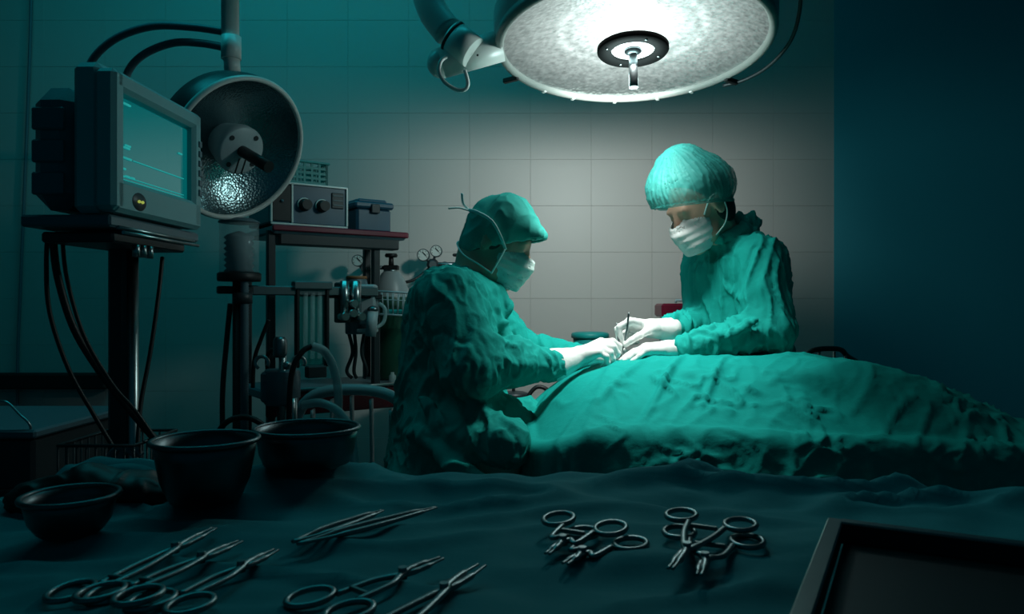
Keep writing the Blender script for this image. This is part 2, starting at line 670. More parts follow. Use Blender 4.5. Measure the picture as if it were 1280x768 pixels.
# ------------------------------------------------------------------ the room
WALL_Y = 3.0
CEIL = 2.95
CORNER_X = (1043 - 640) / F * WALL_Y      # where the tiled wall meets the blue one
wb = struct(MB().box(((CORNER_X - 3.0) / 2, WALL_Y + .0525, CEIL / 2), (CORNER_X + 3.0, .1, CEIL)).build('wall_back', M_GROUT),
            'grey tiled back wall behind the surgeons', 'wall')
TW, TH = (1043 - 967) / F * WALL_Y, 58 / F * WALL_Y
tile_me = None
col_n = int((CORNER_X + 3.0) / TW) + 1
for i in range(col_n):
    for j in range(int(CEIL / TH) + 1):
        x1 = CORNER_X - i * TW
        x0 = max(x1 - TW, -3.0)
        z0 = j * TH + .012
        z1 = min(z0 + TH, CEIL)
        if z1 - z0 < .02 or x1 - x0 < .02:
            continue
        full = abs(x1 - x0 - TW) < 1e-6 and abs(z1 - z0 - TH) < 1e-6
        if full and tile_me is not None:
            t = link('tile', tile_me, wb)
        else:
            t = MB().box((0, 0, 0), (x1 - x0 - .0006, .006, z1 - z0 - .0006), bev=.0006).build('tile', M_WALL, wb)
            if full:
                tile_me = t.data
        t.location = ((x0 + x1) / 2, WALL_Y + .003 + random.uniform(-.0002, .0002), (z0 + z1) / 2)
        t.rotation_euler = (random.uniform(-.0008, .0008), 0, random.uniform(-.0008, .0008))
# the blue painted wall to the right, turning towards the room
a, b = Vector((CORNER_X - .004, WALL_Y - .006, 0)), Vector((3.4, WALL_Y - .75, 0))
dvec = (b - a).normalized()
Rw = Matrix.Rotation(math.atan2(dvec.y, dvec.x), 3, 'Z')
nv = Vector((-dvec.y, dvec.x, 0))
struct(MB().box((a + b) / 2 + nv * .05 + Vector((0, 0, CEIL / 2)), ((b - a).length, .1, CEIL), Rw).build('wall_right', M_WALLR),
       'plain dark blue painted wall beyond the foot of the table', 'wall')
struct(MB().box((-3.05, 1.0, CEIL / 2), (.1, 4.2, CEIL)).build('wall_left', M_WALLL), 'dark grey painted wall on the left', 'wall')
struct(MB().box((.2, 1.0, -.05), (6.6, 4.3, .1)).build('floor', M_FLOOR), 'dark vinyl floor of the operating room', 'floor')
struct(MB().box((.2, 1.5, CEIL + .05), (6.6, 3.3, .1)).build('ceiling', M_CEIL), 'dim ceiling of the operating room', 'ceiling')
# black bumper rail on the wall behind the monitor
br = struct(MB().box((-2.3, WALL_Y - .03, .805), (1.38, .05, .064), bev=.008).build('trim_1', M_BLACK), 'black bumper rail along the tiled wall', 'trim')
tag(MB().tube([P(40, -140, 2.98), P(38, 40, 2.98), P(26, 350, 2.98), P(22, 465, 2.98), P(22, 700, 2.98)], .006).build('conduit', M_GREYP),
    'thin conduit running down the tiled wall at the far left', 'pipe')

# ------------------------------------------------------------------ big surgical lamp
def rotx(a):
    return Matrix.Rotation(a, 3, 'X')


LR = .372
lamp = thing('surgical_lamp', 'large round white surgical lamp shining over the operating table', 'lamp', LAMP_C)
lamp.rotation_euler = (-LAMP_T, 0, 0)
LS_ = LAMP_D / 2.03
lamp.scale = (LS_, LS_, LS_)
bpy.context.view_layer.update()


def child_local(mb, name, m, parent):
    me_o = mb.build(name, m)
    me_o.parent = parent
    return me_o


child_local(MB().lathe([(LR - .004, .0), (LR + .006, .03), (LR + .008, .08), (LR - .02, .12), (LR * .75, .175), (LR * .4, .2), (0, .205)], n=72),
            'housing', mat('lamp_shell', (0.33, 0.36, 0.36), 0.35), lamp)
child_local(MB().lathe([(LR - .020, -.002), (LR - .012, -.012), (LR - .002, -.010), (LR + .004, .0), (LR + .002, .016), (LR - .016, .014)],
                       n=72, close=True), 'rim', mat('lamp_rim', (0.30, 0.30, 0.28), 0.4), lamp)
child_local(MB().lathe([(LR - .016, .004), (.33, .014), (.28, .026), (.2, .040), (.12, .050), (.05, .055), (0, .056)][::-1], n=72),
            'reflector', M_REFL, lamp)
pl = child_local(MB().lathe([(.058, -.014), (.060, -.020), (.094, -.020), (.097, -.016), (.097, -.006), (.058, -.006)], n=48, close=True), 'center_ring', mat('ring_black', (0.002, 0.002, 0.002), 0.8, spec=0.1), lamp)
for k in range(4):
    t = math.pi / 2 * k + .3
    child_local(MB().ball((.078 * math.cos(t), .078 * math.sin(t), -.021), (.004, .004, .002), 10), 'screw', M_CHROME, pl)
child_local(MB().cyl((0, 0, -.012), (0, 0, -.006), .060, n=40), 'light_disc', M_LAMPGLOW, lamp)
hd = child_local(MB().cyl((0, 0, -.012), (0, 0, -.120), .0115, .0125, n=20), 'handle', M_STEEL, lamp)
child_local(MB().lathe([(0, -.012), (.024, -.013), (.024, -.019), (.012, -.026)], n=28), 'handle_flange', M_STEEL, hd)
for t in (2.62, .55, 1.57, 1.95, 1.2, 2.25, .9):
    big = t in (2.62, .55)
    c = Vector((math.cos(t), math.sin(t), 0))
    R = Matrix.Rotation(t, 3, 'Z')
    child_local(MB().box(c * (LR + (.012 if big else -.006)) + Vector((0, 0, -.012 if big else -.010)), (.05 if big else .016, .014 if big else .012, .014 if big else .006), R, .002),
                'latch' if big else 'rim_clip', M_BLACK if big else M_LAMPW, lamp)
child_local(MB().tube([(LR - .02, -.20, .15), (LR + .06, -.08, .11), (LR + .075, .02, .04), (LR + .045, .11, .0), (LR - .005, .19, -.012), (LR - .06, .235, -.012)], .0055, 8),
            'bail', M_DARKP, lamp)


def wchild(mb, name, m, parent):
    """mesh built in world coordinates, parented without moving"""
    return mb.build(name, m, parent)


J0, J1 = P(552, 79, 1.898), P(626, 57, 1.898)
yk = wchild(MB().cyl(J0, J1, 0.0381, 0.0399, n=32), 'yoke', M_LAMPW, lamp)
wchild(MB().ball(J0, (0.0381, 0.0381, 0.0381), 20), 'yoke_cap', M_LAMPW, yk)
wchild(MB().ball(P(597, 69, 1.856), .003, 8), 'screw', M_BLACK, yk)
armp = [P(584, 60, 1.860), P(560, 40, 1.870), P(541, 14, 1.888), P(531, -20, 1.907), P(529, -70, 1.935), P(529, -200, 1.935), P(540, -390, 1.935)]
ar = wchild(MB().tube(armp[1:], 0.0381, 24, 8), 'arm', M_LAMPW, lamp)
wchild(MB().cyl(P(592, 66, 1.860), P(565, 45, 1.870), 0.0407, n=28), 'arm_sleeve', M_LAMPW, ar)
c0, c1 = P(567.5, 47, 1.870), P(564.5, 44.5, 1.870)
wchild(MB().cyl(c0, c1, 0.0425, n=28), 'arm_seal', M_BLACK, ar)
wchild(MB().tube([P(558, 71, 1.842), P(551, 77, 1.833), P(549, 90, 1.833), P(556, 103, 1.833), P(570, 112, 1.833), P(581, 112, 1.833), P(585, 104, 1.833), P(581, 88, 1.842)], 0.0050, 10),
       'cable', M_LAMPW, lamp)
wchild(MB().cyl((armp[-1].x, armp[-1].y, CEIL - .05), (armp[-1].x, armp[-1].y, CEIL), .11, n=32), 'ceiling_mount', M_LAMPW, lamp)
wchild(MB().cyl(armp[-1], (armp[-1].x, armp[-1].y, CEIL - .04), 0.0381, n=24), 'ceiling_post', M_LAMPW, lamp)

# ------------------------------------------------------------------ small unlit lamp at the left
L2 = P(301, 188, 2.0)
n2 = Vector((.76, -.47, -.45)).normalized()
l2 = thing('examination_lamp', 'smaller unlit round lamp with dark shell hanging behind the monitor', 'lamp', L2)
l2.rotation_euler = n2.to_track_quat('-Z', 'Y').to_euler()
bpy.context.view_layer.update()
l2.scale = (.835, .835, .835)
bpy.context.view_layer.update()
R2 = .236
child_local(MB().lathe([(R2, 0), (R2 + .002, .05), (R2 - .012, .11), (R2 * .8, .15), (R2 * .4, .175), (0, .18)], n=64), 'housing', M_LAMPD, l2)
child_local(MB().lathe([(R2 - .012, 0), (R2 - .008, -.008), (R2, -.009), (R2 + .006, 0), (R2 + .003, .012), (R2 - .010, .01)], n=72, close=True), 'rim', M_LAMPW, l2)
child_local(MB().lathe([(R2 - .010, .003), (R2 * .9, .02), (R2 * .7, .055), (R2 * .4, .085), (0, .095)][::-1], n=64), 'reflector', M_REFL2, l2)
hb = child_local(MB().lathe([(0, -.008), (.074, -.008), (.080, -.004), (.080, .02), (.06, .09)], n=40), 'hub_plate', M_WHITEP, l2)
for k in range(4):
    t = math.pi / 2 * k + .6
    child_local(MB().cyl((.062 * math.cos(t), .062 * math.sin(t), -.008), (.062 * math.cos(t), .062 * math.sin(t), -.011), .008, n=14), 'screw', M_DARKP, hb)
for sx in (-.012, .012):
    child_local(MB().box((sx - .01, -.05, -.0085), (.004, .05, .003)), 'slot', M_BLACK, hb)
child_local(MB().cyl((0, 0, -.008), (0, 0, -.15), .0185, n=20), 'handle', M_BLACK, l2)
pole = wchild(MB().cyl(P(285, -300, 2.08), P(288, 52, 2.08), .024, n=24), 'ceiling_post', M_LAMPW, l2)
pole2 = wchild(MB().cyl(P(289, 46, 2.08), P(289, 74, 2.08), .027, n=24), 'collar', M_LAMPW, l2)
wchild(MB().cyl(P(289, 70, 2.08), P(291, 92, 2.10), .022, n=20), 'swivel', M_LAMPW, l2)
wchild(MB().tube([P(282, 40, 2.08), P(240, 34, 2.10), P(190, 33, 2.14), P(145, 48, 2.17), P(115, 76, 2.2), P(108, 110, 2.22), P(110, 150, 2.4), P(118, 200, 2.98)], .011, 12), 'support_bow', M_GREYP, l2)
wchild(MB().tube([P(284, 60, 2.08), P(250, 54, 2.10), P(215, 54, 2.14), P(180, 68, 2.17), P(160, 90, 2.2), P(156, 120, 2.22), P(156, 150, 2.4), P(160, 200, 2.98)], .011, 12), 'support_bow', M_GREYP, l2)
wchild(MB().box((P(285, -300, 2.08).x, 2.08, CEIL - .02), (.2, .2, .04), bev=.01), 'ceiling_mount', M_LAMPW, l2)

# ------------------------------------------------------------------ patient drape on the operating table
def sstep(a, b, x):
    t = np.clip((x - a) / (b - a), 0, 1)
    return t * t * (3 - 2 * t)


def drape_top(x, y):
    t = np.clip((x - .03) / .50, 0, 1)
    A = 1 - (1 - t) ** 3
    A = A * (1 - .99 * sstep(.78, 1.45, x))
    slope = sstep(1.60, 1.93, y)
    sharp = sstep(1.60, 1.80, y)
    m = sstep(.45, .85, x)
    B = slope * (1 - m) + sharp * m
    B = B * (1 - .12 * sstep(2.0, 2.25, y))
    base = .775 - .045 * sstep(1.15, 1.6, x) + .050 * (1 - sstep(.40, .85, x)) * sstep(.02, .2, x)
    return base + (.970 - base) * A * B


def drape_mesh():
    x0, x1, y0, y1, r, Lh = .06, 2.1, 1.66, 2.13, .09, .46
    st = .0065
    xs = np.arange(x0 - Lh, x1 + .02, st)
    ys = np.arange(y0 - Lh, y1 + .3, st)
    X, Y = np.meshgrid(xs, ys, indexing='ij')
    cx, cy = np.clip(X, x0 + r, x1 - r), np.clip(Y, y0 + r, y1 - r)
    dx, dy = X - cx, Y - cy
    dist = np.hypot(dx, dy)
    sd = dist - r
    out = sd > 0
    nx, ny = dx / np.maximum(dist, 1e-9), dy / np.maximum(dist, 1e-9)
    bx, by = np.where(out, cx + nx * r, X), np.where(out, cy + ny * r, Y)
    s = np.maximum(sd, 0)
    Ht = drape_top(bx, by)
    # edge roll-off: soft bend over the table edge
    flareamt = .06 + .36 * (1 - sstep(.60, .90, bx)) * sstep(.16, .34, bx) * (ny < 0)
    soft = np.where(s < .08, s * s / .16, s - .04)
    drop = soft
    ang = np.arctan2(ny, nx)
    per = bx - by * 1.0 + ang * .18
    foldp = np.sin(per * 62 + 2.0 * np.sin(per * 17)) * .5 + np.sin(per * 117 + 1.3) * .28
    amp = .014 * sstep(.05, .22, s)
    outw = (s - soft) + flareamt * drop * .8 + amp * (foldp + .6)
    px_, py_ = bx + nx * outw, by + ny * outw
    pz = Ht - drop * .97
    # creases
    p2 = np.stack([px_.ravel(), py_.ravel(), pz.ravel()], 1)
    diag = np.stack([p2[:, 0] * .80 - p2[:, 1] * .60, (p2[:, 0] * .60 + p2[:, 1] * .80) * .35, p2[:, 2] * .6], 1)
    w1 = np.maximum(ridged(diag * 12.0, .35), 0) ** 4
    cr = np.stack([p2[:, 0] * .9 + p2[:, 1] * .3, p2[:, 1] * 1.0 - p2[:, 2] * .6, p2[:, 2] * 1.5], 1)
    w2 = np.maximum(ridged(cr * 19.0 + 5, .8), 0) ** 3 - .2
    w3 = noise3(p2 * 4.0)
    msk = sstep(-.15, .35, noise3(p2 * 5.0 + 3.3)) * sstep(1.94, 1.78, p2[:, 1]) * sstep(.14, .26, p2[:, 0])
    w4 = np.maximum(ridged(p2 * np.array((9, 22, 22)) + 8, .6), 0) ** 4
    dz = .0055 * w1 + .011 * w2 * (.25 * sstep(.14, .3, p2[:, 0]) * sstep(2.0, 1.85, p2[:, 1]) + msk) + .004 * w3 + .0022 * w4 * sstep(.75, 1.1, p2[:, 0])
    # long creases running down the front from the crest
    for (ax, ay, az, bx_, by_, bz, rad, hh) in FOLDS:
        A_, B_ = np.array((ax, ay)), np.array((bx_, by_))
        ab = B_ - A_
        q = p2[:, :2] - A_
        t = np.clip((q @ ab) / (ab @ ab), 0, 1)
        dd = np.linalg.norm(q - t[:, None] * ab, axis=1)
        dz += hh * np.exp(-(dd / rad) ** 2) * np.sin(np.pi * np.clip(t, .05, .95))
    v = p2.copy()
    nxn, nyn = X.shape
    idx = np.arange(nxn * nyn).reshape(nxn, nyn)
    Q = np.stack([idx[:-1, :-1], idx[1:, :-1], idx[1:, 1:], idx[:-1, 1:]], -1).reshape(-1, 4)
    nn = normals(v, Q)
    v = v + nn * dz[:, None]
    return v, Q


FOLDS = []
for (pa, da, pb, db, rad, hh) in (((830, 455), 1.98, (715, 545), 1.68, .008, .010), ((860, 452), 1.97, (800, 560), 1.66, .007, .016),
                                  ((915, 450), 1.97, (870, 540), 1.68, .007, .015), ((770, 465), 1.95, (735, 520), 1.70, .007, .005),
                                  ((960, 492), 1.80, (1110, 560), 1.66, .028, -.030), ((940, 455), 1.95, (1040, 460), 1.98, .012, .008),
                                  ((1150, 510), 2.0, (1260, 545), 1.95, .012, .006)):
    A_, B_ = P(*pa, da), P(*pb, db)
    FOLDS.append((A_.x, A_.y, A_.z, B_.x, B_.y, B_.z, rad, hh))
dv, dq = drape_mesh()
dr = tag(npobj('surgical_drape', dv, dq, M_DRAPE), 'crumpled teal surgical drape covering the patient on the operating table', 'drape')
sol = dr.modifiers.new('thickness', 'SOLIDIFY')
sol.thickness = .003
sol.offset = -1

ot = thing('operating_table', 'operating table standing under the teal surgical drape', 'table', (1.0, 1.93, 0))
MB().box((1.1, 1.88, .69), (1.9, .34, .06), bev=.02).build('table_top', M_BLACK, ot)
MB().box((1.0, 1.88, .36), (.3, .26, .62), bev=.02).build('column', M_STEEL, ot)
MB().box((1.0, 1.88, .035), (.9, .34, .07), bev=.02).build('base', M_GREYP, ot)

# ------------------------------------------------------------------ people
def head_frame(c, fwd, s=1.0, roll=0.0):
    f = Vector(fwd).normalized()
    l = Vector((0, 0, 1)).cross(f).normalized()
    u = f.cross(l).normalized()
    R = Matrix((f, l, u)).transposed()
    if roll:
        R = R @ Matrix.Rotation(roll, 3, 'X')
    return Vector(c), R, s


def body_head(fd, H):
    c, R, s = H

    def w(*p):
        return c + R @ (Vector(p) * s)

    def E(p, r, k=.015, mode='add'):
        fd.ell(w(*p), [x * s for x in r], R, k, mode)

    def C(p, q, ra, rb, k=.012):
        fd.cap(w(*p), w(*q), ra * s, rb * s, k)
    E((-.012, 0, .035), (.098, .076, .090))
    E((.035, 0, -.035), (.060, .058, .085), .03)
    C((.03, -.035, -.085), (.07, 0, -.105), .022, .020, .03)
    C((.03, .035, -.085), (.07, 0, -.105), .022, .020, .03)
    C((.084, -.036, .024), (.084, .036, .024), .012, .012, .015)
    for sy in (-1, 1):
        E((.097, sy * .030, .004), (.014, .017, .010), .008, 'sub')
        E((.083, sy * .030, .003), (.0125, .0135, .0125), .003)
        E((-.012, sy * .078, -.008), (.020, .009, .033), .006)
        E((-.008, sy * .087, -.008), (.011, .004, .020), .004, 'sub')
        C((.088, sy * .012, -.036), (.096, sy * .010, -.036), .007, .007, .008)
    C((.092, 0, .012), (.112, 0, -.030), .008, .012, .010)
    C((.088, -.020, -.062), (.088, .020, -.062), .007, .007, .008)
    C((.086, -.016, -.072), (.086, .016, -.072), .008, .008, .008)


def local_obj(name, fd, H, m, parent, smooth=1, disp=None):
    v, Q = fd.mesh(smooth)
    if disp is not None:
        v = v + normals(v, Q) * disp(v)[:, None]
    c, R, s = H
    v = (np.array(R) @ (v * s).T).T + np.array(c)
    return npobj(name, v, Q, m, parent)


def world_obj(name, fd, m, parent, smooth=1, disp=None):
    v, Q = fd.mesh(smooth)
    if disp is not None:
        v = v + normals(v, Q) * disp(v)[:, None]
    return npobj(name, v, Q, m, parent)


def wtube(H, pts, r, name, m, parent, flat=None):
    c, R, s = H
    return MB().tube([c + R @ (Vector(p) * s) for p in pts], r, 8, 6, flat=flat).build(name, m, parent)


def make_mask(H, m, parent, ties):
    fd = Field((-.02, -.10, -.15), (.15, .10, .04), .003)
    fd.ell((.035, 0, -.05), (.074, .064, .085), None, .03)
    fd.cap((.100, 0, -.015), (.104, 0, -.04), .016, .020, .04)
    fd.cap((.104, 0, -.04), (.088, 0, -.10), .022, .03, .04)
    fd.shell(.004)
    fd.cut((1, 0, .18), .022)
    fd.cut((-.42, 0, -1), -.038)
    fd.cut((-.1, 0, 1), -.132)
    mk = local_obj('face_mask', fd, H, m, parent, 1, lambda v: .0009 * np.sin(v[:, 2] * 260))
    for pts in ties:
        wtube(H, pts, .0048, 'mask_tie', M_TIE, mk, (1.0, .45))
    return mk


def crinkle(amp, aniso=(1, 1, 1), seed=0.0):
    an = np.array(aniso)

    def f(v):
        p = v * an + seed
        a = np.maximum(ridged(p * 13, .7), 0) ** 3
        b_ = np.maximum(ridged(p * 29 + 17.7, .8), 0) ** 3
        m_ = sstep(-.4, .4, noise3(v * 6 + 2.2))
        c_ = np.maximum(ridged(p * 17 + 41.3, .7), 0) ** 3
        return amp * (a - .6 * c_ - .1 + .6 * b_ * m_ + .25 * noise3(v * 9))
    return f


def make_glove(name, wrist, cuff, knuckles, fingers, parent, label=None, rw=.027, rc=.036, rf=.0092):
    """cuff -> wrist -> four knuckles with finger chains, thumb last"""
    pts = [wrist, cuff] + [p for f in fingers for p in f]
    lo = [min(p[i] for p in pts) - .05 for i in range(3)]
    hi = [max(p[i] for p in pts) + .05 for i in range(3)]
    fd = Field(lo, hi, .0028)
    fd.cap(cuff, wrist, rc, rw, .01)
    for f in fingers[:4]:
        a = Vector(wrist).lerp(Vector(f[0]), .18)
        fd.cap(a, f[0], .0175, .0125, .016)
    th = fingers[4]
    fd.cap(Vector(wrist).lerp(Vector(th[0]), .3), th[0], .016, .013, .014)
    for i, f in enumerate(fingers):
        sc = (1.0, 1.05, 1.0, .86, 1.12)[i]
        for j in range(len(f) - 1):
            t = 1 - .08 * j
            fd.cap(f[j], f[j + 1], rf * sc * t * 1.08, rf * sc * t * .95, .0035)
    o = world_obj(name, fd, M_GLOVE, parent, 1, lambda v: .0009 * noise3(v * 60))
    if label:
        o['label'] = label
    return o


def PP(lst):
    return [P(*t) for t in lst]


# ---- seated surgeon (left), in profile, facing the patient
man = thing('person', 'seated person in teal gown, hood cap and pale mask leaning over the patient', 'person', (P(560, 575, 1.97).x, 1.97, 0))
HM = head_frame(P(622, 301, 1.97), (.91, -.15, -.40), .88)
SN, EN, WN = P(560, 374, 1.81), P(588, 460, 1.75), P(700, 456, 1.93)
SF, EF, WF = P(592, 376, 2.13), P(645, 437, 2.18), P(728, 449, 2.14)
hipz = P(558, 565, 1.97)

# body: one continuous surface below the clothes
fd = Field((-.40, 1.62, -.0), (.30, 2.32, 1.42), .0068)
body_head(fd, HM)
c, R, s = HM
fd.cap(c + R @ Vector((-.035, 0, -.055)), P(590, 362, 1.97), .055, .058, .03)
fd.ell(P(572, 400, 1.97), (.09, .15, .11), None, .05)
fd.ell(P(562, 470, 1.97), (.085, .135, .15), None, .05)
fd.ell(P(558, 552, 1.97), (.10, .15, .10), None, .05)
for (a_, e_, w_) in ((SN, EN, WN), (SF, EF, WF)):
    fd.cap(a_, e_, .046, .040, .03)
    fd.cap(e_, w_, .039, .024, .02)
for y, kn in ((1.86, P(622, 572, 1.72)), (2.08, P(640, 566, 2.10))):
    hp = Vector((hipz.x, y, hipz.z))
    fd.cap(hp, kn, .075, .055, .03)
    an = Vector((kn.x - .06, kn.y, .10))
    fd.cap(kn, an, .052, .035, .02)
    fd.cap(an + Vector((0, 0, -.05)), an + Vector((.15, 0, -.06)), .036, .03, .02)
world_obj('body', fd, M_SKIN, man, 1)

# gown
fd = Field((-.42, 1.52, .22), (.24, 2.38, 1.24), .0052)
fd.ell(P(566, 385, 1.97), (.118, .170, .095), None, .05)
fd.ell(P(571, 420, 1.97), (.132, .165, .185), None, .05)
fd.ell(P(563, 495, 1.97), (.142, .170, .18), None, .06)
fd.ell(P(560, 560, 1.97), (.148, .195, .14), None, .06)
fd.ell(P(603, 367, 1.96), (.060, .072, .040), None, .03)
fd.cap(P(618, 371, 1.93), P(630, 384, 1.93), .028, .03, .03)
fd.cap(SN, EN, .078, .068, .05)
fd.cap(EN, P(640, 455, 1.84), .070, .058, .03)
fd.cap(P(640, 455, 1.84), P(692, 457, 1.92), .056, .040, .03)
fd.cap(SF, EF, .075, .062, .05)
fd.cap(EF, P(715, 449, 2.15), .060, .040, .03)
fd.cap(P(560, 552, 1.84), P(630, 556, 1.70), .105, .064, .05)
fd.cap(P(560, 545, 2.08), P(655, 528, 2.08), .105, .070, .05)
fd.cap(P(590, 540, 1.95), P(650, 540, 1.92), .080, .055, .06)
fd.rbox((-.315, 1.74, .26), (-.02, 2.21, .72), .07, .06)
fd.rbox((-.16, 1.66, .28), (.02, 2.19, .66), .05, .05)
for path, rr, kk in (([(528, 500, 1.765), (548, 530, 1.74), (585, 552, 1.69), (645, 574, 1.630)], .014, .03),
                     ([(575, 500, 1.80), (605, 522, 1.72), (645, 552, 1.655)], .014, .03),
                     ([(600, 500, 1.93), (635, 508, 1.90), (664, 535, 1.86)], .016, .03),
                     ([(520, 540, 1.755), (570, 585, 1.665), (640, 615, 1.625)], .014, .03),
                     ([(590, 540, 1.69), (625, 548, 1.65), (648, 562, 1.645)], .012, .025),
                     ([(585, 455, 1.69), (600, 430, 1.725), (620, 425, 1.77)], .012, .022),
                     ([(600, 470, 1.705), (630, 450, 1.77), (655, 452, 1.805)], .012, .022),
                     ([(600, 385, 1.835), (612, 415, 1.835), (625, 440, 1.805)], .011, .022),
                     ([(615, 380, 1.875), (628, 410, 1.885), (640, 430, 1.865)], .010, .022)):
    pp = PP(path)
    for a_, b_ in zip(pp[:-1], pp[1:]):
        fd.cap(a_, b_, rr, rr, kk)
world_obj('gown', fd, M_GOWN, man, 1, crinkle(.0095, (1.0, .8, .55), 1.7))

# hood cap with a soft brim
fd = Field((-.16, -.13, -.13), (.17, .13, .18), .0038)
fd.ell((-.008, 0, .036), (.104, .090, .100), None, .03)
for sy in (-1, 1):
    fd.cap((.010, sy * .03, .090), (.108, sy * .036, .060), .050, .024, .04)
fd.ell((-.055, 0, -.035), (.050, .070, .055), None, .03)
inner = Field((-.16, -.13, -.13), (.17, .13, .18), .0038)
inner.V = fd.V + .007
fd.V = np.maximum(fd.V, -inner.V)
nvec = Vector((-.66, 0, 1)).normalized()
fd.cut(nvec, nvec.dot(Vector((.13, 0, .060))))
local_obj('hood_cap', fd, HM, M_CAP, man, 1,
          lambda v: .0035 * np.maximum(ridged(v * np.array((24, 24, 12)), .6), 0) ** 2 - .001)
make_mask(HM, M_MASK, man, (
    [(.045, -.066, -.015), (.02, -.088, .015), (-.02, -.098, .045), (-.075, -.078, .052), (-.108, -.03, .05), (-.114, 0, .05)],
    [(.035, -.062, -.095), (-.01, -.080, -.085), (-.06, -.078, -.078), (-.098, -.04, -.06), (-.108, 0, -.05)],
    [(.035, -.068, -.095), (.04, -.070, -.06), (.045, -.070, -.015)],
    [(-.114, 0, .05), (-.137, -.02, .062), (-.150, -.03, .088)],
    [(-.114, 0, .05), (-.140, -.03, .045), (-.168, -.04, .030)],
    [(.045, .066, -.015), (.0, .090, .03), (-.075, .078, .052), (-.114, 0, .05)]))
fd = Field((-.15, -.12, -.14), (.10, .12, .08), .004)
fd.ell((-.015, 0, .02), (.092, .081, .088), None, .02)
fd.ell((-.05, 0, -.045), (.048, .064, .05), None, .03)
fd.cut((-1, 0, .15), -.030)
local_obj('hair', fd, HM, M_HAIR, man, 1)
make_glove('glove', P(722, 447, 1.975), P(694, 456, 1.935), None, [
    PP([(751, 428, 2.0), (766, 427, 2.0), (774, 433, 2.01), (774, 441, 2.02)]),
    PP([(752, 432, 1.985), (767, 434, 1.985), (772, 442, 1.99), (767, 448, 2.0)]),
    PP([(750, 437, 1.97), (763, 441, 1.97), (766, 449, 1.975), (760, 454, 1.98)]),
    PP([(747, 441, 1.955), (758, 446, 1.955), (760, 454, 1.96), (754, 458, 1.97)]),
    PP([(738, 438, 2.015), (754, 441, 2.03), (765, 441, 2.035), (774, 440, 2.03)])], man, 'white latex glove holding a pair of forceps', rc=.044)
make_glove('glove', P(738, 447, 2.12), P(715, 449, 2.15), None, [
    PP([(764, 441, 2.10), (776, 440, 2.09), (785, 444, 2.08), (789, 449, 2.07)]),
    PP([(765, 444, 2.085), (777, 444, 2.075), (786, 449, 2.07), (789, 454, 2.06)]),
    PP([(764, 447, 2.07), (775, 448, 2.06), (782, 453, 2.055), (785, 457, 2.05)]),
    PP([(762, 450, 2.055), (772, 452, 2.05), (778, 456, 2.045), (780, 460, 2.04)]),
    PP([(754, 442, 2.115), (766, 437, 2.12), (777, 438, 2.115), (785, 442, 2.11)])], man, 'white latex glove steadying the operating site')

# rolling stool under the seated person
st = thing('stool', 'round rolling stool under the seated person', 'stool', (-.16, 1.97, 0))
MB().lathe([(0, .585), (.14, .585), (.16, .57), (.16, .54), (.15, .53), (0, .53)], (-.16, 1.97, 0)).build('seat', M_BLACK, st)
MB().cyl((-.16, 1.97, .05), (-.16, 1.97, .53), .022).build('column', M_CHROME, st)
for k in range(5):
    t = 2 * math.pi * k / 5
    e = Vector((-.16 + .24 * math.cos(t), 1.97 + .24 * math.sin(t), .065))
    lg = MB().tube([(-.16, 1.97, .085), e], .014).build('leg', M_CHROME, st)
    MB().cyl(e + Vector((-.01, 0, -.035)), e + Vector((.01, 0, -.035)), .029, n=16).build('caster', M_BLACK, lg)

# ---- standing surgeon (right)
wom = thing('person', 'standing person in teal gown and puffy bouffant cap with white mask', 'person', (.70, 2.36, 0))
HW = head_frame(P(874, 258, 2.15), (-.80, -.34, -.50), .92)
fW = Vector((-.75, -.66, 0)).normalized()
sW = Vector((.66, -.75, 0)).normalized()
RW_ = Matrix((fW, Vector((0, 0, 1)).cross(fW), Vector((0, 0, 1)))).transposed()
LS, LE, LWr = P(948, 326, 2.12), P(962, 412, 2.07), P(858, 437, 2.01)
RS, RE, RWr = P(884, 328, 2.33), P(876, 408, 2.30), P(836, 412, 2.13)
nb = P(906, 306, 2.22)
chest = P(922, 362, 2.25)

fd = Field((.38, 1.90, 0), (1.0, 2.62, 1.62), .0068)
body_head(fd, HW)
c, R, s = HW
fd.cap(c + R @ Vector((-.035, 0, -.05)), nb, .048, .052, .03)
fd.ell(chest, (.085, .13, .13), RW_, .05)
fd.ell((chest.x + .02, chest.y + .03, .95), (.085, .12, .15), RW_, .05)
fd.ell((chest.x + .03, chest.y + .04, .80), (.10, .145, .12), RW_, .05)
for (a_, e_, w_) in ((LS, LE, LWr), (RS, RE, RWr)):
    fd.cap(a_, e_, .040, .034, .03)
    fd.cap(e_, w_, .033, .021, .02)
for sg in (-1, 1):
    hp = Vector((chest.x + .03, chest.y + .04, .78)) + sW * .08 * sg
    kn = Vector((hp.x, hp.y + .01, .43))
    an = Vector((hp.x + .01, hp.y + .03, .09))
    fd.cap(hp, kn, .075, .052, .03)
    fd.cap(kn, an, .050, .034, .02)
    fd.cap(an + Vector((0, 0, -.045)), an + fW * .14 + Vector((0, 0, -.055)), .034, .028, .02)
world_obj('body', fd, M_SKIN, wom, 1)

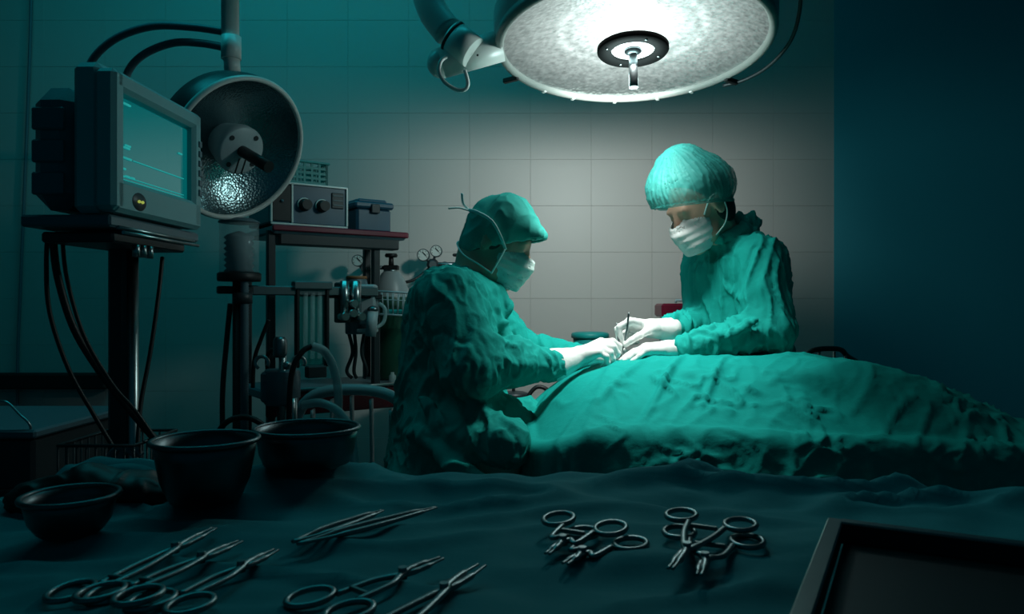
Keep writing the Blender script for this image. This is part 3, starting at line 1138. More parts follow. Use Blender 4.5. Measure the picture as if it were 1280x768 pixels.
fd = Field((.36, 1.90, .30), (1.06, 2.66, 1.40), .0052)
fd.ell(P(918, 336, 2.24), (.108, .150, .085), RW_, .05)
fd.ell(P(922, 372, 2.25), (.120, .155, .16), RW_, .05)
fd.ell((chest.x + .01, chest.y + .02, .95), (.130, .165, .20), RW_, .06)
fd.ell((chest.x + .04, chest.y + .06, .75), (.14, .17, .20), RW_, .06)
fd.cap((chest.x + .05, chest.y + .07, .70), (chest.x + .05, chest.y + .09, .42), .15, .17, .06)
fd.ell(P(908, 308, 2.22), (.062, .07, .04), RW_, .03)
fd.cap(LS, LE, .076, .064, .04)
fd.cap(LE, LWr, .062, .040, .03)
fd.cap(RS, RE, .072, .062, .04)
fd.cap(RE, P(842, 411, 2.15), .060, .040, .03)
for path, rr in (([(885, 425, 1.985), (915, 418, 1.99), (945, 400, 1.985)], .009),
                 ([(905, 288, 2.20), (912, 276, 2.21), (922, 274, 2.21), (930, 282, 2.21), (938, 272, 2.22), (946, 280, 2.22), (940, 292, 2.22)], .0095),
                 ([(898, 300, 2.14), (912, 292, 2.15), (930, 288, 2.17), (948, 296, 2.19)], .012)):
    pp = PP(path)
    for a_, b_ in zip(pp[:-1], pp[1:]):
        fd.cap(a_, b_, rr, rr, .018)
world_obj('gown', fd, M_GOWN, wom, 1, crinkle(.0110, (1.25, 1.25, .42), 4.0))

fd = Field((-.18, -.15, -.11), (.17, .15, .22), .0038)
fd.ell((.020, 0, .080), (.122, .118, .104), None, .04)
fd.ell((-.055, 0, .045), (.085, .098, .085), None, .05)
fd.ell((-.005, 0, .165), (.045, .05, .03), None, .06)
inn = fd.V + .006
fd.V = np.maximum(fd.V, -inn)
nvec = Vector((-.42, 0, 1)).normalized()
fd.cut(nvec, nvec.dot(Vector((.10, 0, .050))))


def bouf_disp(v):
    th = np.arctan2(v[:, 1], v[:, 0] - .01)
    q = np.stack([np.cos(th) * 6, np.sin(th) * 6, v[:, 2] * 9], 1)
    return .006 * np.maximum(ridged(q * np.array((1.5, 1.5, .8)), .5), 0) ** 3 + .0015 * noise3(v * 45) - .002


bc = local_obj('bouffant_cap', fd, HW, M_BOUF, wom, 1, bouf_disp)
# elastic band of the cap
band = []
for k in range(28):
    t = 2 * math.pi * k / 28
    x, y = .012 + (.108 if math.cos(t) > 0 else .118) * math.cos(t), .092 * math.sin(t)
    z = .050 + .42 * (x - .10)
    band.append(c + R @ (Vector((x, y, z)) * s))
MB().tube(band, .006, 8, 3, True).build('elastic_band', M_BOUF, bc)
make_mask(HW, M_MASKW, wom, (
    [(.045, .066, -.015), (.02, .084, .02), (-.004, .090, .028), (-.024, .090, .012)],
    [(.035, .064, -.090), (.00, .080, -.07), (-.022, .086, -.04), (-.026, .088, -.01)],
    [(.045, -.066, -.015), (.02, -.084, .02), (-.004, -.090, .028), (-.024, -.090, .012)]))
fd = Field((-.15, -.12, -.14), (.10, .12, .17), .004)
fd.ell((-.02, 0, .02), (.103, .081, .096), None, .02)
fd.ell((-.055, 0, -.05), (.05, .060, .05), None, .03)
fd.cut((-1, 0, .35), -.006)
fd.ell((-.03, 0, .065), (.098, .080, .082), None, .02)
local_obj('hair', fd, HW, M_HAIR, wom, 1)
make_glove('glove', P(818, 411, 2.11), P(838, 412, 2.13), None, [
    PP([(787, 402, 2.02), (774, 409, 2.02), (775, 420, 2.02), (780, 430, 2.025)]),
    PP([(786, 405, 2.05), (772, 412, 2.05), (774, 423, 2.045), (781, 432, 2.035)]),
    PP([(789, 409, 2.08), (778, 417, 2.075), (782, 426, 2.065), (790, 429, 2.06)]),
    PP([(793, 412, 2.10), (785, 420, 2.095), (790, 427, 2.085), (797, 428, 2.08)]),
    PP([(810, 414, 2.05), (799, 420, 2.02), (789, 426, 2.015), (782, 431, 2.018)])], wom, 'brightly lit white glove holding a needle holder', rc=.034, rw=.028)
make_glove('glove', P(840, 438, 2.01), P(862, 437, 2.012), None, [
    PP([(808, 434, 2.03), (795, 438, 2.03), (785, 444, 2.03), (776, 450, 2.03)]),
    PP([(806, 435, 2.01), (793, 440, 2.01), (783, 446, 2.01), (774, 453, 2.01)]),
    PP([(807, 437, 1.99), (795, 442, 1.99), (786, 448, 1.99), (779, 454, 1.99)]),
    PP([(810, 439, 1.97), (800, 445, 1.97), (793, 450, 1.97), (788, 454, 1.97)]),
    PP([(828, 436, 2.04), (812, 438, 2.06), (798, 442, 2.06), (787, 446, 2.055)])], wom, 'white glove spread flat on the drape', rc=.034, rw=.027)

# instruments held in the gloves
fo = thing('tissue_forceps', 'steel forceps held upright in the seated surgeon\'s glove', 'forceps', P(776, 447, 2.02))
MB().tube(PP([(771, 404, 2.02), (773, 425, 2.018), (776, 447, 2.02)]), [.0022, .003, .0012], 8).build('arm', M_STEEL, fo)
MB().tube(PP([(771, 404, 2.02), (775, 425, 2.026), (777, 447, 2.022)]), [.0022, .003, .0012], 8).build('arm', M_STEEL, fo)
nh = thing('needle_holder', 'thin steel needle holder in the standing surgeon\'s lit glove', 'needle holder', P(777, 441, 2.02))
MB().tube(PP([(786, 391, 2.01), (784, 410, 2.012), (780, 431, 2.02)]), .0028, 8).build('shank', M_STEEL, nh)
MB().tube(PP([(780, 431, 2.02), (777, 441, 2.02)]), [.003, .0014], 8).build('jaw', M_STEEL, nh)
MB().tube(PP([(780, 431, 2.02), (774, 439, 2.02)]), [.003, .0014], 8).build('jaw', M_STEEL, nh)

# ------------------------------------------------------------------ patient monitor on its stand
ML, MR = 1.36, 1.70
mA, mB = P(133, 85, ML), P(242, 150, MR)          # top corners of the front, near and far
mC = P(134, 262, ML)
ew = Vector((mB.x - mA.x, mB.y - mA.y, 0))
MWd = ew.length
ew.normalize()
nm = Vector((ew.y, -ew.x, 0))                      # faces the surgeons
RM = Matrix((ew, -nm, Vector((0, 0, 1)))).transposed()   # local x along the front, y into the case, z up
topz, botz = mA.z, mC.z
MH = topz - botz
mo = thing('patient_monitor', 'bulky patient monitor with glowing teal screen on a column stand', 'monitor', Vector((mA.x, mA.y, botz)))


def ML_(x, y, z):
    return Vector((mA.x, mA.y, botz)) + RM @ Vector((x, y, z))


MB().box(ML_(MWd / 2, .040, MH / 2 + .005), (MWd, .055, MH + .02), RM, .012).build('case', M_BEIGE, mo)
MB().box(ML_(MWd / 2 + .002, .113, MH / 2 - .010), (MWd - .014, .095, MH - .028), RM, .03).build('rear_case', M_GREYP, mo)
for z in (.05, .11, .17):
    MB().box(ML_(.008, .115, z), (.010, .06, .042), RM, .003).build('module', M_GREYP, mo)
bz = MB()
bw = .036
bz.box(ML_(MWd / 2, .0, MH - bw / 2), (MWd, .04, bw), RM, .008)
bz.box(ML_(MWd / 2, .0, .028), (MWd, .04, .062), RM, .008)
bz.box(ML_(bw / 2 - .008, .0, MH / 2), (bw, .04, MH), RM, .008)
bz.box(ML_(MWd - bw / 2, .0, MH / 2), (bw, .04, MH), RM, .008)
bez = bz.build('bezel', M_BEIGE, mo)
scr_m = mat('screen_glass', (0.004, 0.02, 0.022), 0.08, emit=((0.0, 0.60, 0.62), 0.17), coat=0.5)
sw, sh = MWd - .060, MH - .095
sc_ = MB().box(ML_(MWd / 2 - .002, .004, .056 + sh / 2), (sw, .012, sh), RM, .003).build('screen', scr_m, mo)


def trace(pts, r, nm_='trace'):
    MB().tube([ML_(.028 + u * sw, -.0035, .056 + v * sh) for (u, v) in pts], r, 5, 1).build(nm_, M_LINE, sc_)


trace([(.2, .30), (.92, .30)], .0011)
trace([(.06, .08), (.92, .08)], .0009)
trace([(.06, .045), (.92, .045)], .0007)
for (u, v, w) in ((.05, .42, .1), (.1, .45, .06), (.05, .30, .12), (.05, .17, .05), (.05, .08, .03), (.1, .09, .05), (.17, .09, .04), (.84, .62, .05), (.06, .93, .1)):
    trace([(u, v), (u + w, v)], .0022, 'readout')
bg = MB().lathe([(0, .0), (.024, .0), (.026, -.002), (.026, -.004)], ML_(.075, -.021, .024), RM @ Matrix.Rotation(math.pi / 2, 3, 'X') @ Matrix.Scale(.7, 3, (0, 1, 0)), 24).build('badge', M_DARKP, mo)
for dx in (-.006, .006):
    MB().ball(ML_(.075 + dx, -.0235, .024), .0032, 10).build('indicator_light', M_LED, bg)
for k in range(6):
    MB().box(ML_(MWd - .012, -.021, .08 + k * .022), (.012, .004, .014), RM, .001).build('button', M_GREYP, bez)
MB().tube([ML_(.04, .045, MH + .010), ML_(.07, .045, MH + .018), ML_(MWd - .1, .045, MH + .018), ML_(MWd - .06, .045, MH + .010)], .009, 8).build('carry_handle', M_BEIGE, mo)

ms = thing('monitor_stand', 'grey column stand with tray and wire basket under the monitor', 'stand', (P(138, 450, 1.55).x, 1.62, 0))
cx_, cy_ = P(138, 450, 1.55).x, 1.60
MB().box(ML_(MWd / 2, .075, -.020), (MWd + .01, .17, .022), RM, .004).build('tray', M_GREYP, ms)
MB().box(ML_(MWd / 2, .075, -.047), (MWd - .06, .14, .020), RM, .004).build('tray_slide', M_DARKP, ms)
for y in (-.01, .0):
    MB().cyl(ML_(.02, y - .01, -.03 + y), ML_(MWd - .02, y - .01, -.03 + y), .0035, n=10).build('tray_rail', M_CHROME, ms)
for k in range(3):
    MB().cyl(ML_(.10 + k * .025, .0, -.056), ML_(.10 + k * .025, .0, -.08), .007, n=12).build('knob', M_CHROME, ms)
MB().box((cx_ - .008, cy_ + .01, (botz - .05) / 2 + .02), (.040, .05, botz - .08), None, .008).build('column', M_DARKP, ms)
MB().cyl((cx_ + .022, cy_, .04), (cx_ + .022, cy_, botz - .05), .011, n=16).build('column_tube', M_CHROME, ms)
MB().cyl((cx_ + .005, cy_ + .01, .03), (cx_ + .005, cy_ + .01, .07), .05, n=20).build('base_hub', M_DARKP, ms)
for k in range(5):
    t = 2 * math.pi * k / 5 + .3
    e = Vector((cx_ + .24 * math.cos(t), cy_ + .24 * math.sin(t), .065))
    lg = MB().tube([(cx_, cy_, .07), e], .016).build('leg', M_DARKP, ms)
    MB().cyl(e + Vector((-.01, 0, -.035)), e + Vector((.01, 0, -.035)), .029, n=16).build('caster', M_BLACK, lg)
# wire basket of the stand
bx0, bx1, by0, by1, bz0, bz1 = cx_ - .03, cx_ + .115, 1.42, 1.60, .70, .835
bk2 = MB()
bk = MB()
bk.tube([(bx0, by0, bz1), (bx1, by0, bz1), (bx1, by1, bz1), (bx0, by1, bz1)], .0035, 6, 1, True)
bk2.tube([(bx0, by0, bz0), (bx1, by0, bz0), (bx1, by1, bz0), (bx0, by1, bz0)], .0035, 6, 1, True)
bsk = bk.build('basket_frame', M_DARKP, ms)
bk2.build('basket_bottom_frame', M_DARKP, bsk)
for k in range(9):
    x = bx0 + (bx1 - bx0) * k / 8
    MB().tube([(x, by0, bz1), (x, by0, bz0), (x, by1, bz0), (x, by1, bz1)], .0022, 5, 1).build('wire', M_DARKP, bsk)
for k in range(1, 7):
    y = by0 + (by1 - by0) * k / 7
    MB().tube([(bx0, y, bz1), (bx0, y, bz0), (bx1, y, bz0), (bx1, y, bz1)], .0022, 5, 1).build('wire', M_DARKP, bsk)
for k in range(2):
    MB().tube([(cx_ + .05 + .02 * k, 1.45, .72), (cx_ + .05 + .02 * k, 1.45, .80), (cx_ + .075 + .02 * k, 1.45, .825), (cx_ + .105 + .01 * k, 1.45, .81)], .007, 8).build('cable_coil', M_GREYP, ms)

for pts, r, lab in (([(60, 290, 1.5), (58, 330, 1.5), (62, 390, 1.5), (85, 460, 1.5), (118, 520, 1.5), (142, 560, 1.5)], .0045, 'leftmost dark cable hanging in a wide bow below the monitor'),
                    ([(66, 295, 1.48), (72, 345, 1.48), (92, 410, 1.48), (125, 465, 1.48), (160, 510, 1.48), (196, 552, 1.48)], .0075, 'thick dark cable crossing the stand column below the monitor'),
                    ([(78, 300, 1.47), (84, 350, 1.46), (105, 420, 1.46), (140, 480, 1.46), (170, 515, 1.46), (200, 558, 1.46)], .004, 'thin dark cable beside the thick one below the monitor'),
                    ([(203, 322, 1.66), (198, 370, 1.62), (188, 440, 1.58), (176, 505, 1.54), (172, 560, 1.5)], .0045, 'dark cable hanging straight down right of the stand column')):
    tag(MB().tube(PP(pts), r, 8).build('cable', M_BLACK), lab, 'cable', 'monitor cables')

# ------------------------------------------------------------------ anaesthesia cart
CA = math.radians(35)
cu, cvv = Vector((math.cos(CA), math.sin(CA), 0)), Vector((-math.sin(CA), math.cos(CA), 0))
RC = Matrix((cu, cvv, Vector((0, 0, 1)))).transposed()
C0 = Vector((P(343, 300, 2.25).x, 2.25, 0))


def K(u, v, z):
    return C0 + cu * u + cvv * v + Vector((0, 0, z))


an = thing('anesthesia_cart', 'anesthesia cart with red edged shelves standing behind the seated surgeon', 'cart', K(.25, .15, 0))
SZ = 1.336
us = MB().box(K(.215, .14, SZ), (.445, .30, .026), RC, .006).build('upper_shelf', M_GREYP, an)
MB().box(K(.215, -.012, SZ + .004), (.450, .012, .018), RC, .003).build('shelf_edge', M_RED, us)
MB().box(K(.442, .14, SZ + .004), (.012, .30, .018), RC, .003).build('shelf_edge', M_RED, us)
MB().box(K(.215, .02, SZ - .028), (.40, .05, .036), RC, .004).build('shelf_drawer', M_DARKP, us)
ls = MB().box(K(.30, .14, .832), (.66, .30, .030), RC, .006).build('lower_shelf', M_GREYP, an)
MB().box(K(.30, -.015, .806), (.66, .016, .074), RC, .004).build('shelf_edge', M_DRED, ls)
MB().cyl(K(-.03, -.024, .846), K(.63, -.024, .846), .006, n=10).build('shelf_trim', M_CHROME, ls)
for (u, v, tp) in ((-.005, .02, SZ), (-.005, .27, SZ), (.60, .02, .83), (.60, .27, .83)):
    p_ = MB().box(K(u, v, (tp + .06) / 2), (.024, .024, tp - .06), RC, .003).build('post', M_DARKP, an)
    MB().cyl(K(u - .012, v, .035), K(u + .012, v, .035), .035, n=18).build('caster', M_BLACK, p_)
for (u, v) in ((.34, .02), (.42, .27)):
    MB().box(K(u, v, (SZ + .84) / 2), (.024, .024, SZ - .84), RC, .003).build('shelf_post', M_DARKP, an)
rl = MB().box(K(.10, -.06, P(340, 364, 2.25).z), (.42, .016, .028), RC, .003).build('rail', M_STEEL, an)
# flow meter panel
fz0, fz1 = P(370, 457, 2.25).z, P(370, 362, 2.25).z
fm = MB().box(K(.094, -.055, (fz0 + fz1) / 2), (.085, .010, fz1 - fz0), RC, .002).build('flow_meter', M_TEALP, an)
for u in (.048, .140):
    MB().box(K(u, -.062, (fz0 + fz1) / 2), (.010, .024, fz1 - fz0 + .01), RC, .002).build('meter_frame', M_BLACK, fm)
for u in (.072, .094, .116):
    MB().cyl(K(u, -.068, fz0 + .02), K(u, -.068, fz1 - .01), .007, n=14).build('meter_tube', M_GLASS, fm)
MB().box(K(.094, -.065, fz1 + .012), (.12, .03, .024), RC, .003).build('meter_block', M_STEEL, fm)
MB().box(K(.105, -.065, fz0 - .02), (.06, .03, .035), RC, .003).build('meter_base', M_DARKP, fm)
# chrome manifold
mz0, mz1 = P(410, 404, 2.3).z, P(410, 353, 2.3).z
mf = MB().box(K(.215, -.045, (mz0 + mz1) / 2), (.075, .04, mz1 - mz0), RC, .004).build('manifold', M_DARKP, an)
for (u, r) in ((.195, .014), (.232, .016)):
    MB().cyl(K(u, -.072, mz0 + .025), K(u, -.072, mz1 + .004), r, n=18).build('manifold_tube', M_CHROME, mf)
for (u, z) in ((.185, .02), (.212, .03), (.24, .02), (.215, .06)):
    MB().cyl(K(u, -.066, mz0 + z), K(u, -.105, mz0 + z), .012, n=14).build('valve_knob', M_CHROME, mf)
MB().box(K(.16, -.05, (mz0 + mz1) / 2 + .02), (.05, .012, .012), RC, .002).build('manifold_pipe', M_BLACK, mf)
MB().box(K(.29, -.05, (mz0 + mz1) / 2 + .02), (.08, .012, .014), RC, .002).build('manifold_pipe', M_BLACK, mf)
# bellows on its pole
bp = P(299, 400, 2.12)
bl = MB().cyl((bp.x, bp.y, P(0, 341, 2.12).z), (bp.x, bp.y, P(0, 278, 2.12).z), .054, n=32).build('bellows_glass', M_GLASS, an)
MB().lathe([(.0, .0), (.058, .0), (.060, .006), (.060, .022), (.054, .026), (0, .026)], (bp.x, bp.y, P(0, 352, 2.12).z)).build('bellows_base', M_BLACK, bl)
MB().lathe([(0, .012), (.04, .012), (.056, .004), (.057, 0), (0, 0)], (bp.x, bp.y, P(0, 279, 2.12).z)).build('bellows_cap', M_GREYP, bl)
bel = [(.02, 0)]
for k in range(7):
    bel += [(.042, .008 + k * .016), (.034, .016 + k * .016)]
bel += [(.0, .124)]
MB().lathe(bel, (bp.x, bp.y, P(0, 343, 2.12).z), n=28).build('bellows', M_GREYP, bl)
MB().cyl((bp.x + .002, bp.y, .05), (bp.x + .002, bp.y, P(0, 350, 2.12).z), .020, n=20).build('bellows_pole', M_BLACK, an)
hs = []
for k in range(60):
    hs += [(.0125, k * .008), (.0100, k * .008 + .004)]
MB().lathe(hs, (bp.x + .026, bp.y - .03, P(0, 560, 2.12).z), n=14).build('corrugated_sleeve', M_GREYP, an)
MB().box(K(-.13, -.06, P(340, 364, 2.25).z), (.10, .02, .022), RC, .003).build('rail_clamp', M_DARKP, an)
MB().cyl(P(303, 366, 2.1), P(303, 380, 2.1), .027, n=18).build('pole_clamp', M_DARKP, an)
# absorber canister with its pipes, in front of the cart
ab = MB().lathe([(0, 0), (.042, 0), (.046, .006), (.046, .09), (.042, .096), (0, .096)], (P(352, 480, 2.02).x, 2.02, P(0, 506, 2.02).z), n=28).build('absorber', M_GREYP, an)
ax_, az_ = P(352, 480, 2.02).x, P(0, 506, 2.02).z
MB().box((ax_ - .005, 2.03, az_ + .05), (.085, .09, .082), None, .006).build('absorber_case', M_GREYP, ab)
for dx in (-.047, .052):
    ring = [Vector((ax_ + dx + .017 * math.cos(t), 2.0, az_ + .115 + .017 * math.sin(t))) for t in [k * math.pi / 6 for k in range(-1, 9)]]
    MB().tube(ring, .005, 8, 2).build('hook', M_CHROME, ab)
MB().cyl((ax_ + .012, 1.99, az_ - .10), (ax_ + .012, 1.99, az_ + .16), .010, n=14).build('absorber_pipe', M_CHROME, ab)
MB().cyl((ax_ + .035, 2.0, az_ - .10), (ax_ + .035, 2.0, az_ + .02), .013, n=14).build('absorber_pipe', M_CHROME, ab)
MB().lathe([(.0, 0), (.016, 0), (.018, .01), (.018, .045), (.012, .055), (0, .056)], (ax_ + .005, 1.99, az_ + .13), n=18).build('absorber_valve', M_STEEL, ab)
MB().ball((ax_ + .03, 1.97, az_ + .11), .012, 12).build('valve_knob', M_CHROME, ab)
MB().cyl((ax_ + .012, 2.0, .04), (ax_ + .012, 2.0, az_), .018, n=14).build('absorber_stand', M_DARKP, an)
MB().tube([(ax_, 2.02, az_ + .02), K(.05, .0, az_ + .01)], .012, 8, 1).build('absorber_arm', M_DARKP, an)

# hoses
def hose(pts, r, m, label):
    return tag(MB().tube(PP(pts), r, 12, 10).build('breathing_hose', m), label, 'hose', 'anesthesia hoses')


hose([(364, 640, 1.96), (362, 560, 1.94), (362, 500, 1.94), (366, 462, 1.94), (378, 440, 1.95), (390, 433, 1.96)], .0075, M_BLACK, 'black hose rising beside the absorber canister')
hose([(390, 433, 1.96), (406, 440, 1.97), (418, 464, 1.98), (423, 500, 1.98), (420, 550, 1.98), (418, 600, 1.98)], .0115, M_HOSE, 'tall pale translucent hose arching over the steel dish')
hose([(378, 507, 1.96), (400, 504, 1.95), (422, 514, 1.94), (438, 538, 1.93), (444, 580, 1.92)], .0115, M_HOSE, 'lower pale translucent hose curving beside the tall one')
hose([(262, 800, 1.98), (262, 580, 1.95), (276, 536, 1.9), (300, 522, 1.9), (326, 530, 1.9), (346, 560, 1.93), (350, 640, 1.98)], .0075, M_BLACK, 'low black hose arching behind the deep steel bowl')
hose([(316, 485, 2.2), (318, 450, 2.2), (326, 425, 2.2), (336, 400, 2.2)], .006, M_BLACK, 'thin black hose beside the cart post')
hose([(335, 470, 2.15), (334, 448, 2.12), (340, 438, 2.1), (352, 438, 2.05)], .006, M_BLACK, 'short black hose looping into the absorber valve')
tag(MB().tube(PP([(280, 600, 2.15), (278, 500, 2.15), (283, 430, 2.15), (288, 380, 2.13)]), .008, 8).build('breathing_hose', M_DARKP),
    'dark slack hose hanging left of the bellows pole', 'hose', 'anesthesia hoses')

# ventilator unit on the upper shelf
ST = SZ + .013
ve = thing('ventilator_unit', 'boxy ventilator unit with two knobs on the upper cart shelf', 'ventilator', K(.13, .12, ST))
MB().box(K(.115, .13, ST + .072), (.250, .22, .128), RC, .004).build('case', M_GREYP, ve)
fp = MB().box(K(.115, .018, ST + .070), (.246, .008, .120), RC, .002).build('front_panel', M_BLUEBOX, ve)
MB().box(K(.026, .012, ST + .070), (.058, .006, .112), RC, .002).build('side_panel', M_BLACK, fp)
for (u, w, z, h) in ((.115, .246, .004, .006), (.115, .246, .130, .006), (.058, .006, .07, .124), (-.006, .006, .07, .124), (.236, .006, .07, .124)):
    MB().box(K(u, .011, ST + z + .002), (w, .008, h), RC, .001).build('panel_trim', M_LAMPW, fp)
for u in (.098, .155):
    kb = MB().cyl(K(u, .014, ST + .068), K(u, -.014, ST + .068), .019, .016, n=22).build('knob', M_BLACK, fp)
    MB().tube([K(u - .002 + .021 * math.cos(t), .008, ST + .068 + .021 * math.sin(t)) for t in [k * math.pi / 8 for k in range(1, 10)]], .002, 6, 2).build('knob_scale', M_LAMPW, kb)
MB().box(K(.205, .012, ST + .09), (.040, .006, .05), RC, .002).build('meter_window', M_DARKP, fp)
for z in (.075, .09, .105):
    MB().box(K(.205, .008, ST + z), (.032, .003, .003), RC).build('meter_mark', M_GREYP, fp)
MB().ball(K(.026, .006, ST + .075), .005, 10).build('indicator_lamp', M_GREYP, fp)
for u in (.02, .21):
    for v in (.05, .21):
        MB().cyl(K(u, v, ST), K(u, v, ST + .010), .010, n=12).build('foot', M_BLACK, ve)

# plastic basket on the ventilator
bt = ST + .137
pb = thing('plastic_basket', 'small teal plastic basket on top of the ventilator unit', 'basket', K(.10, .12, bt))
w_, d_, h_ = .17, .13, .075
for (u, v, su, sv) in ((.10, .12 - d_ / 2, w_, .004), (.10, .12 + d_ / 2, w_, .004), (.10 - w_ / 2, .12, .004, d_), (.10 + w_ / 2, .12, .004, d_)):
    for z in (.005, .021, .037, .053):
        MB().box(K(u, v, bt + z + .004), (su, sv, .008), RC).build('band', M_TEALP, pb)
    n_ = 7
    for k in range(n_ + 1):
        f_ = k / n_ - .5
        MB().box(K(u + (f_ * su if su > .01 else 0), v + (f_ * sv if sv > .01 else 0), bt + h_ / 2), (.007, .005, h_), RC).build('slat', M_TEALP, pb)
MB().box(K(.10, .12, bt + .003), (w_, d_, .005), RC).build('bottom', M_TEALP, pb)
rim = MB()
for (u, v, su, sv) in ((.10, .12 - d_ / 2, w_ + .02, .012), (.10, .12 + d_ / 2, w_ + .02, .012), (.10 - w_ / 2, .12, .012, d_), (.10 + w_ / 2, .12, .012, d_)):
    rim.box(K(u, v, bt + h_), (su, sv, .007), RC, .002)
rim.build('basket_rim', M_TEALP, pb)
tag(MB().lathe([(0, 0), (.018, 0), (.02, .004), (.02, .075), (.012, .088), (.010, .094), (0, .095)], K(.105, .12, bt + .006), n=20).build('small_bottle', M_HOSE),
    'small pale bottle standing in the teal plastic basket', 'bottle')

# lidded box on the upper shelf
lb = thing('storage_box', 'dark blue lidded storage box at the end of the cart shelf', 'box', K(.345, .13, ST))
MB().box(K(.345, .12, ST + .040), (.125, .16, .080), RC, .008).build('body', M_BLUEBOX, lb)
MB().box(K(.345, .12, ST + .090), (.140, .175, .022), RC, .006).build('lid', M_BLUEBOX, lb)
MB().box(K(.345, .12, ST + .106), (.105, .135, .012), RC, .005).build('lid_top', M_BLUEBOX, lb)
MB().box(K(.345, .030, ST + .078), (.03, .008, .03), RC, .002).build('clasp', M_DARKP, lb)

# suction regulator unit
su = thing('suction_unit', 'grey suction unit with orange band clamped to the cart rail', 'suction unit', P(450, 420, 2.38))
ux, uz = P(446, 0, 2.4).x, P(0, 418, 2.4).z
MB().lathe([(0, 0), (.034, 0), (.036, .004), (.038, .15), (.034, .175), (.03, .185), (0, .186)], (ux - .005, 2.42, uz), n=28).build('body', M_GREYP, su)
MB().lathe([(.0315, 0), (.0345, .001), (.033, .010), (.0, .0105)], (ux - .005, 2.42, uz + .178), n=28).build('band', M_ORANGE, su)
MB().box((ux + .038, 2.40, uz + .095), (.050, .06, .13), None, .005).build('white_case', M_WHITEP, su)
pm = MB().cyl((ux + .052, 2.36, uz - .005), (ux + .060, 2.36, uz + .075), .017, n=18).build('pump', M_WHITEP, su)
MB().ball((ux + .060, 2.36, uz + .08), (.019, .019, .012), 14).build('pump_cap', M_STEEL, pm)
MB().box((ux + .035, 2.40, uz + .012), (.06, .06, .012), None, .003).build('bracket', M_WHITEP, su)
MB().tube([(ux + .075, 2.38, uz + .10), (ux + .095, 2.38, uz + .08), (ux + .09, 2.38, uz + .04), (ux + .065, 2.37, uz + .02)], .006, 8).build('hose', M_HOSE, su)
MB().box((ux + .0, 2.46, uz + .10), (.06, .06, .03), None, .003).build('clamp', M_DARKP, su)
for dx in (-.03, -.012, .02):
    MB().tube([(ux + dx, 2.42, uz + .003), (ux + dx * .6, 2.42, uz - .06), (ux + dx * 1.3, 2.43, uz - .12), (ux + dx * .8, 2.44, uz - .145)], .006, 8).build('wire', M_DARKP, su)

# wire basket hanging at the cart
wk = thing('wire_basket', 'small white wire basket hanging in front of the gas cylinder', 'basket', P(494, 395, 2.40))
q0, q1 = P(470, 364, 2.40), P(521, 367, 2.42)
q2, q3 = P(474, 393, 2.40), P(514, 395, 2.42)
dep = Vector((.0, .09, 0))
for (a_, b_) in ((q0, q1), (q2, q3)):
    MB().tube([a_, b_, b_ + dep, a_ + dep], .0035, 6, 1, True).build('hoop', M_WHITEP, wk)
mid0, mid1 = q0.lerp(q2, .35), q1.lerp(q3, .35)
MB().tube([mid0, mid1, mid1 + dep, mid0 + dep], .002, 6, 1, True).build('hoop', M_WHITEP, wk)
for k in range(8):
    f_ = k / 7
    for e in (Vector(), dep):
        MB().tube([q0.lerp(q1, f_) + e, q2.lerp(q3, f_) + e], .002, 5, 1).build('wire', M_WHITEP, wk)
    MB().tube([q2.lerp(q3, f_), q2.lerp(q3, f_) + dep], .002, 5, 1).build('wire', M_WHITEP, wk)
MB().tube([q0 + dep * .5, P(462, 366, 2.44)], .004, 6, 1).build('hanger', M_WHITEP, wk)
tag(MB().box(P(496, 390, 2.46), (.085, .06, .016), None, .004).build('packet', M_TEALP), 'pale teal packet lying in the white wire basket', 'packet')

# green gas cylinder
gy = 2.62
gx = P(489, 0, gy).x
gc = thing('gas_cylinder', 'green gas cylinder with grey shoulder and black valve on the lower shelf', 'gas cylinder', (gx, gy, .847))
MB().lathe([(0, .848), (.062, .848), (.066, .856), (.066, 1.125), (.064, 1.135)], (gx, gy, 0), n=36).build('body', M_CYL, gc)
MB().lathe([(.064, 1.135), (.060, 1.165), (.048, 1.195), (.034, 1.218), (.026, 1.226), (0.0, 1.227)], (gx, gy, 0), n=36).build('shoulder', M_CYLTOP, gc)
vl = MB().box((gx, gy, 1.238), (.052, .034, .018), None, .003).build('valve', M_BLACK, gc)
MB().cyl((gx, gy, 1.24), (gx, gy, 1.28), .010, .008, n=14).build('valve_stem', M_BLACK, vl)
MB().lathe([(0, 1.275), (.020, 1.275), (.023, 1.281), (.020, 1.288), (0, 1.288)], (gx, gy, 0), n=18).build('valve_wheel', M_BLACK, vl)
MB().cyl((gx - .026, gy, 1.238), (gx - .055, gy, 1.240), .007, n=12).build('outlet', M_STEEL, vl)
MB().lathe([(.022, 1.222), (.027, 1.224), (.027, 1.230), (.022, 1.231)], (gx, gy, 0), n=24).build('neck_ring', M_CHROME, gc)

tag(MB().lathe([(0, 0), (.011, 0), (.012, .002), (.012, .022), (.006, .028), (.006, .034), (0, .034)], (P(483, 0, 2.38).x, 2.50, .847), n=16).build('vial', M_HOSE),
    'tiny pale vial on the lower cart shelf by the cylinder', 'vial')

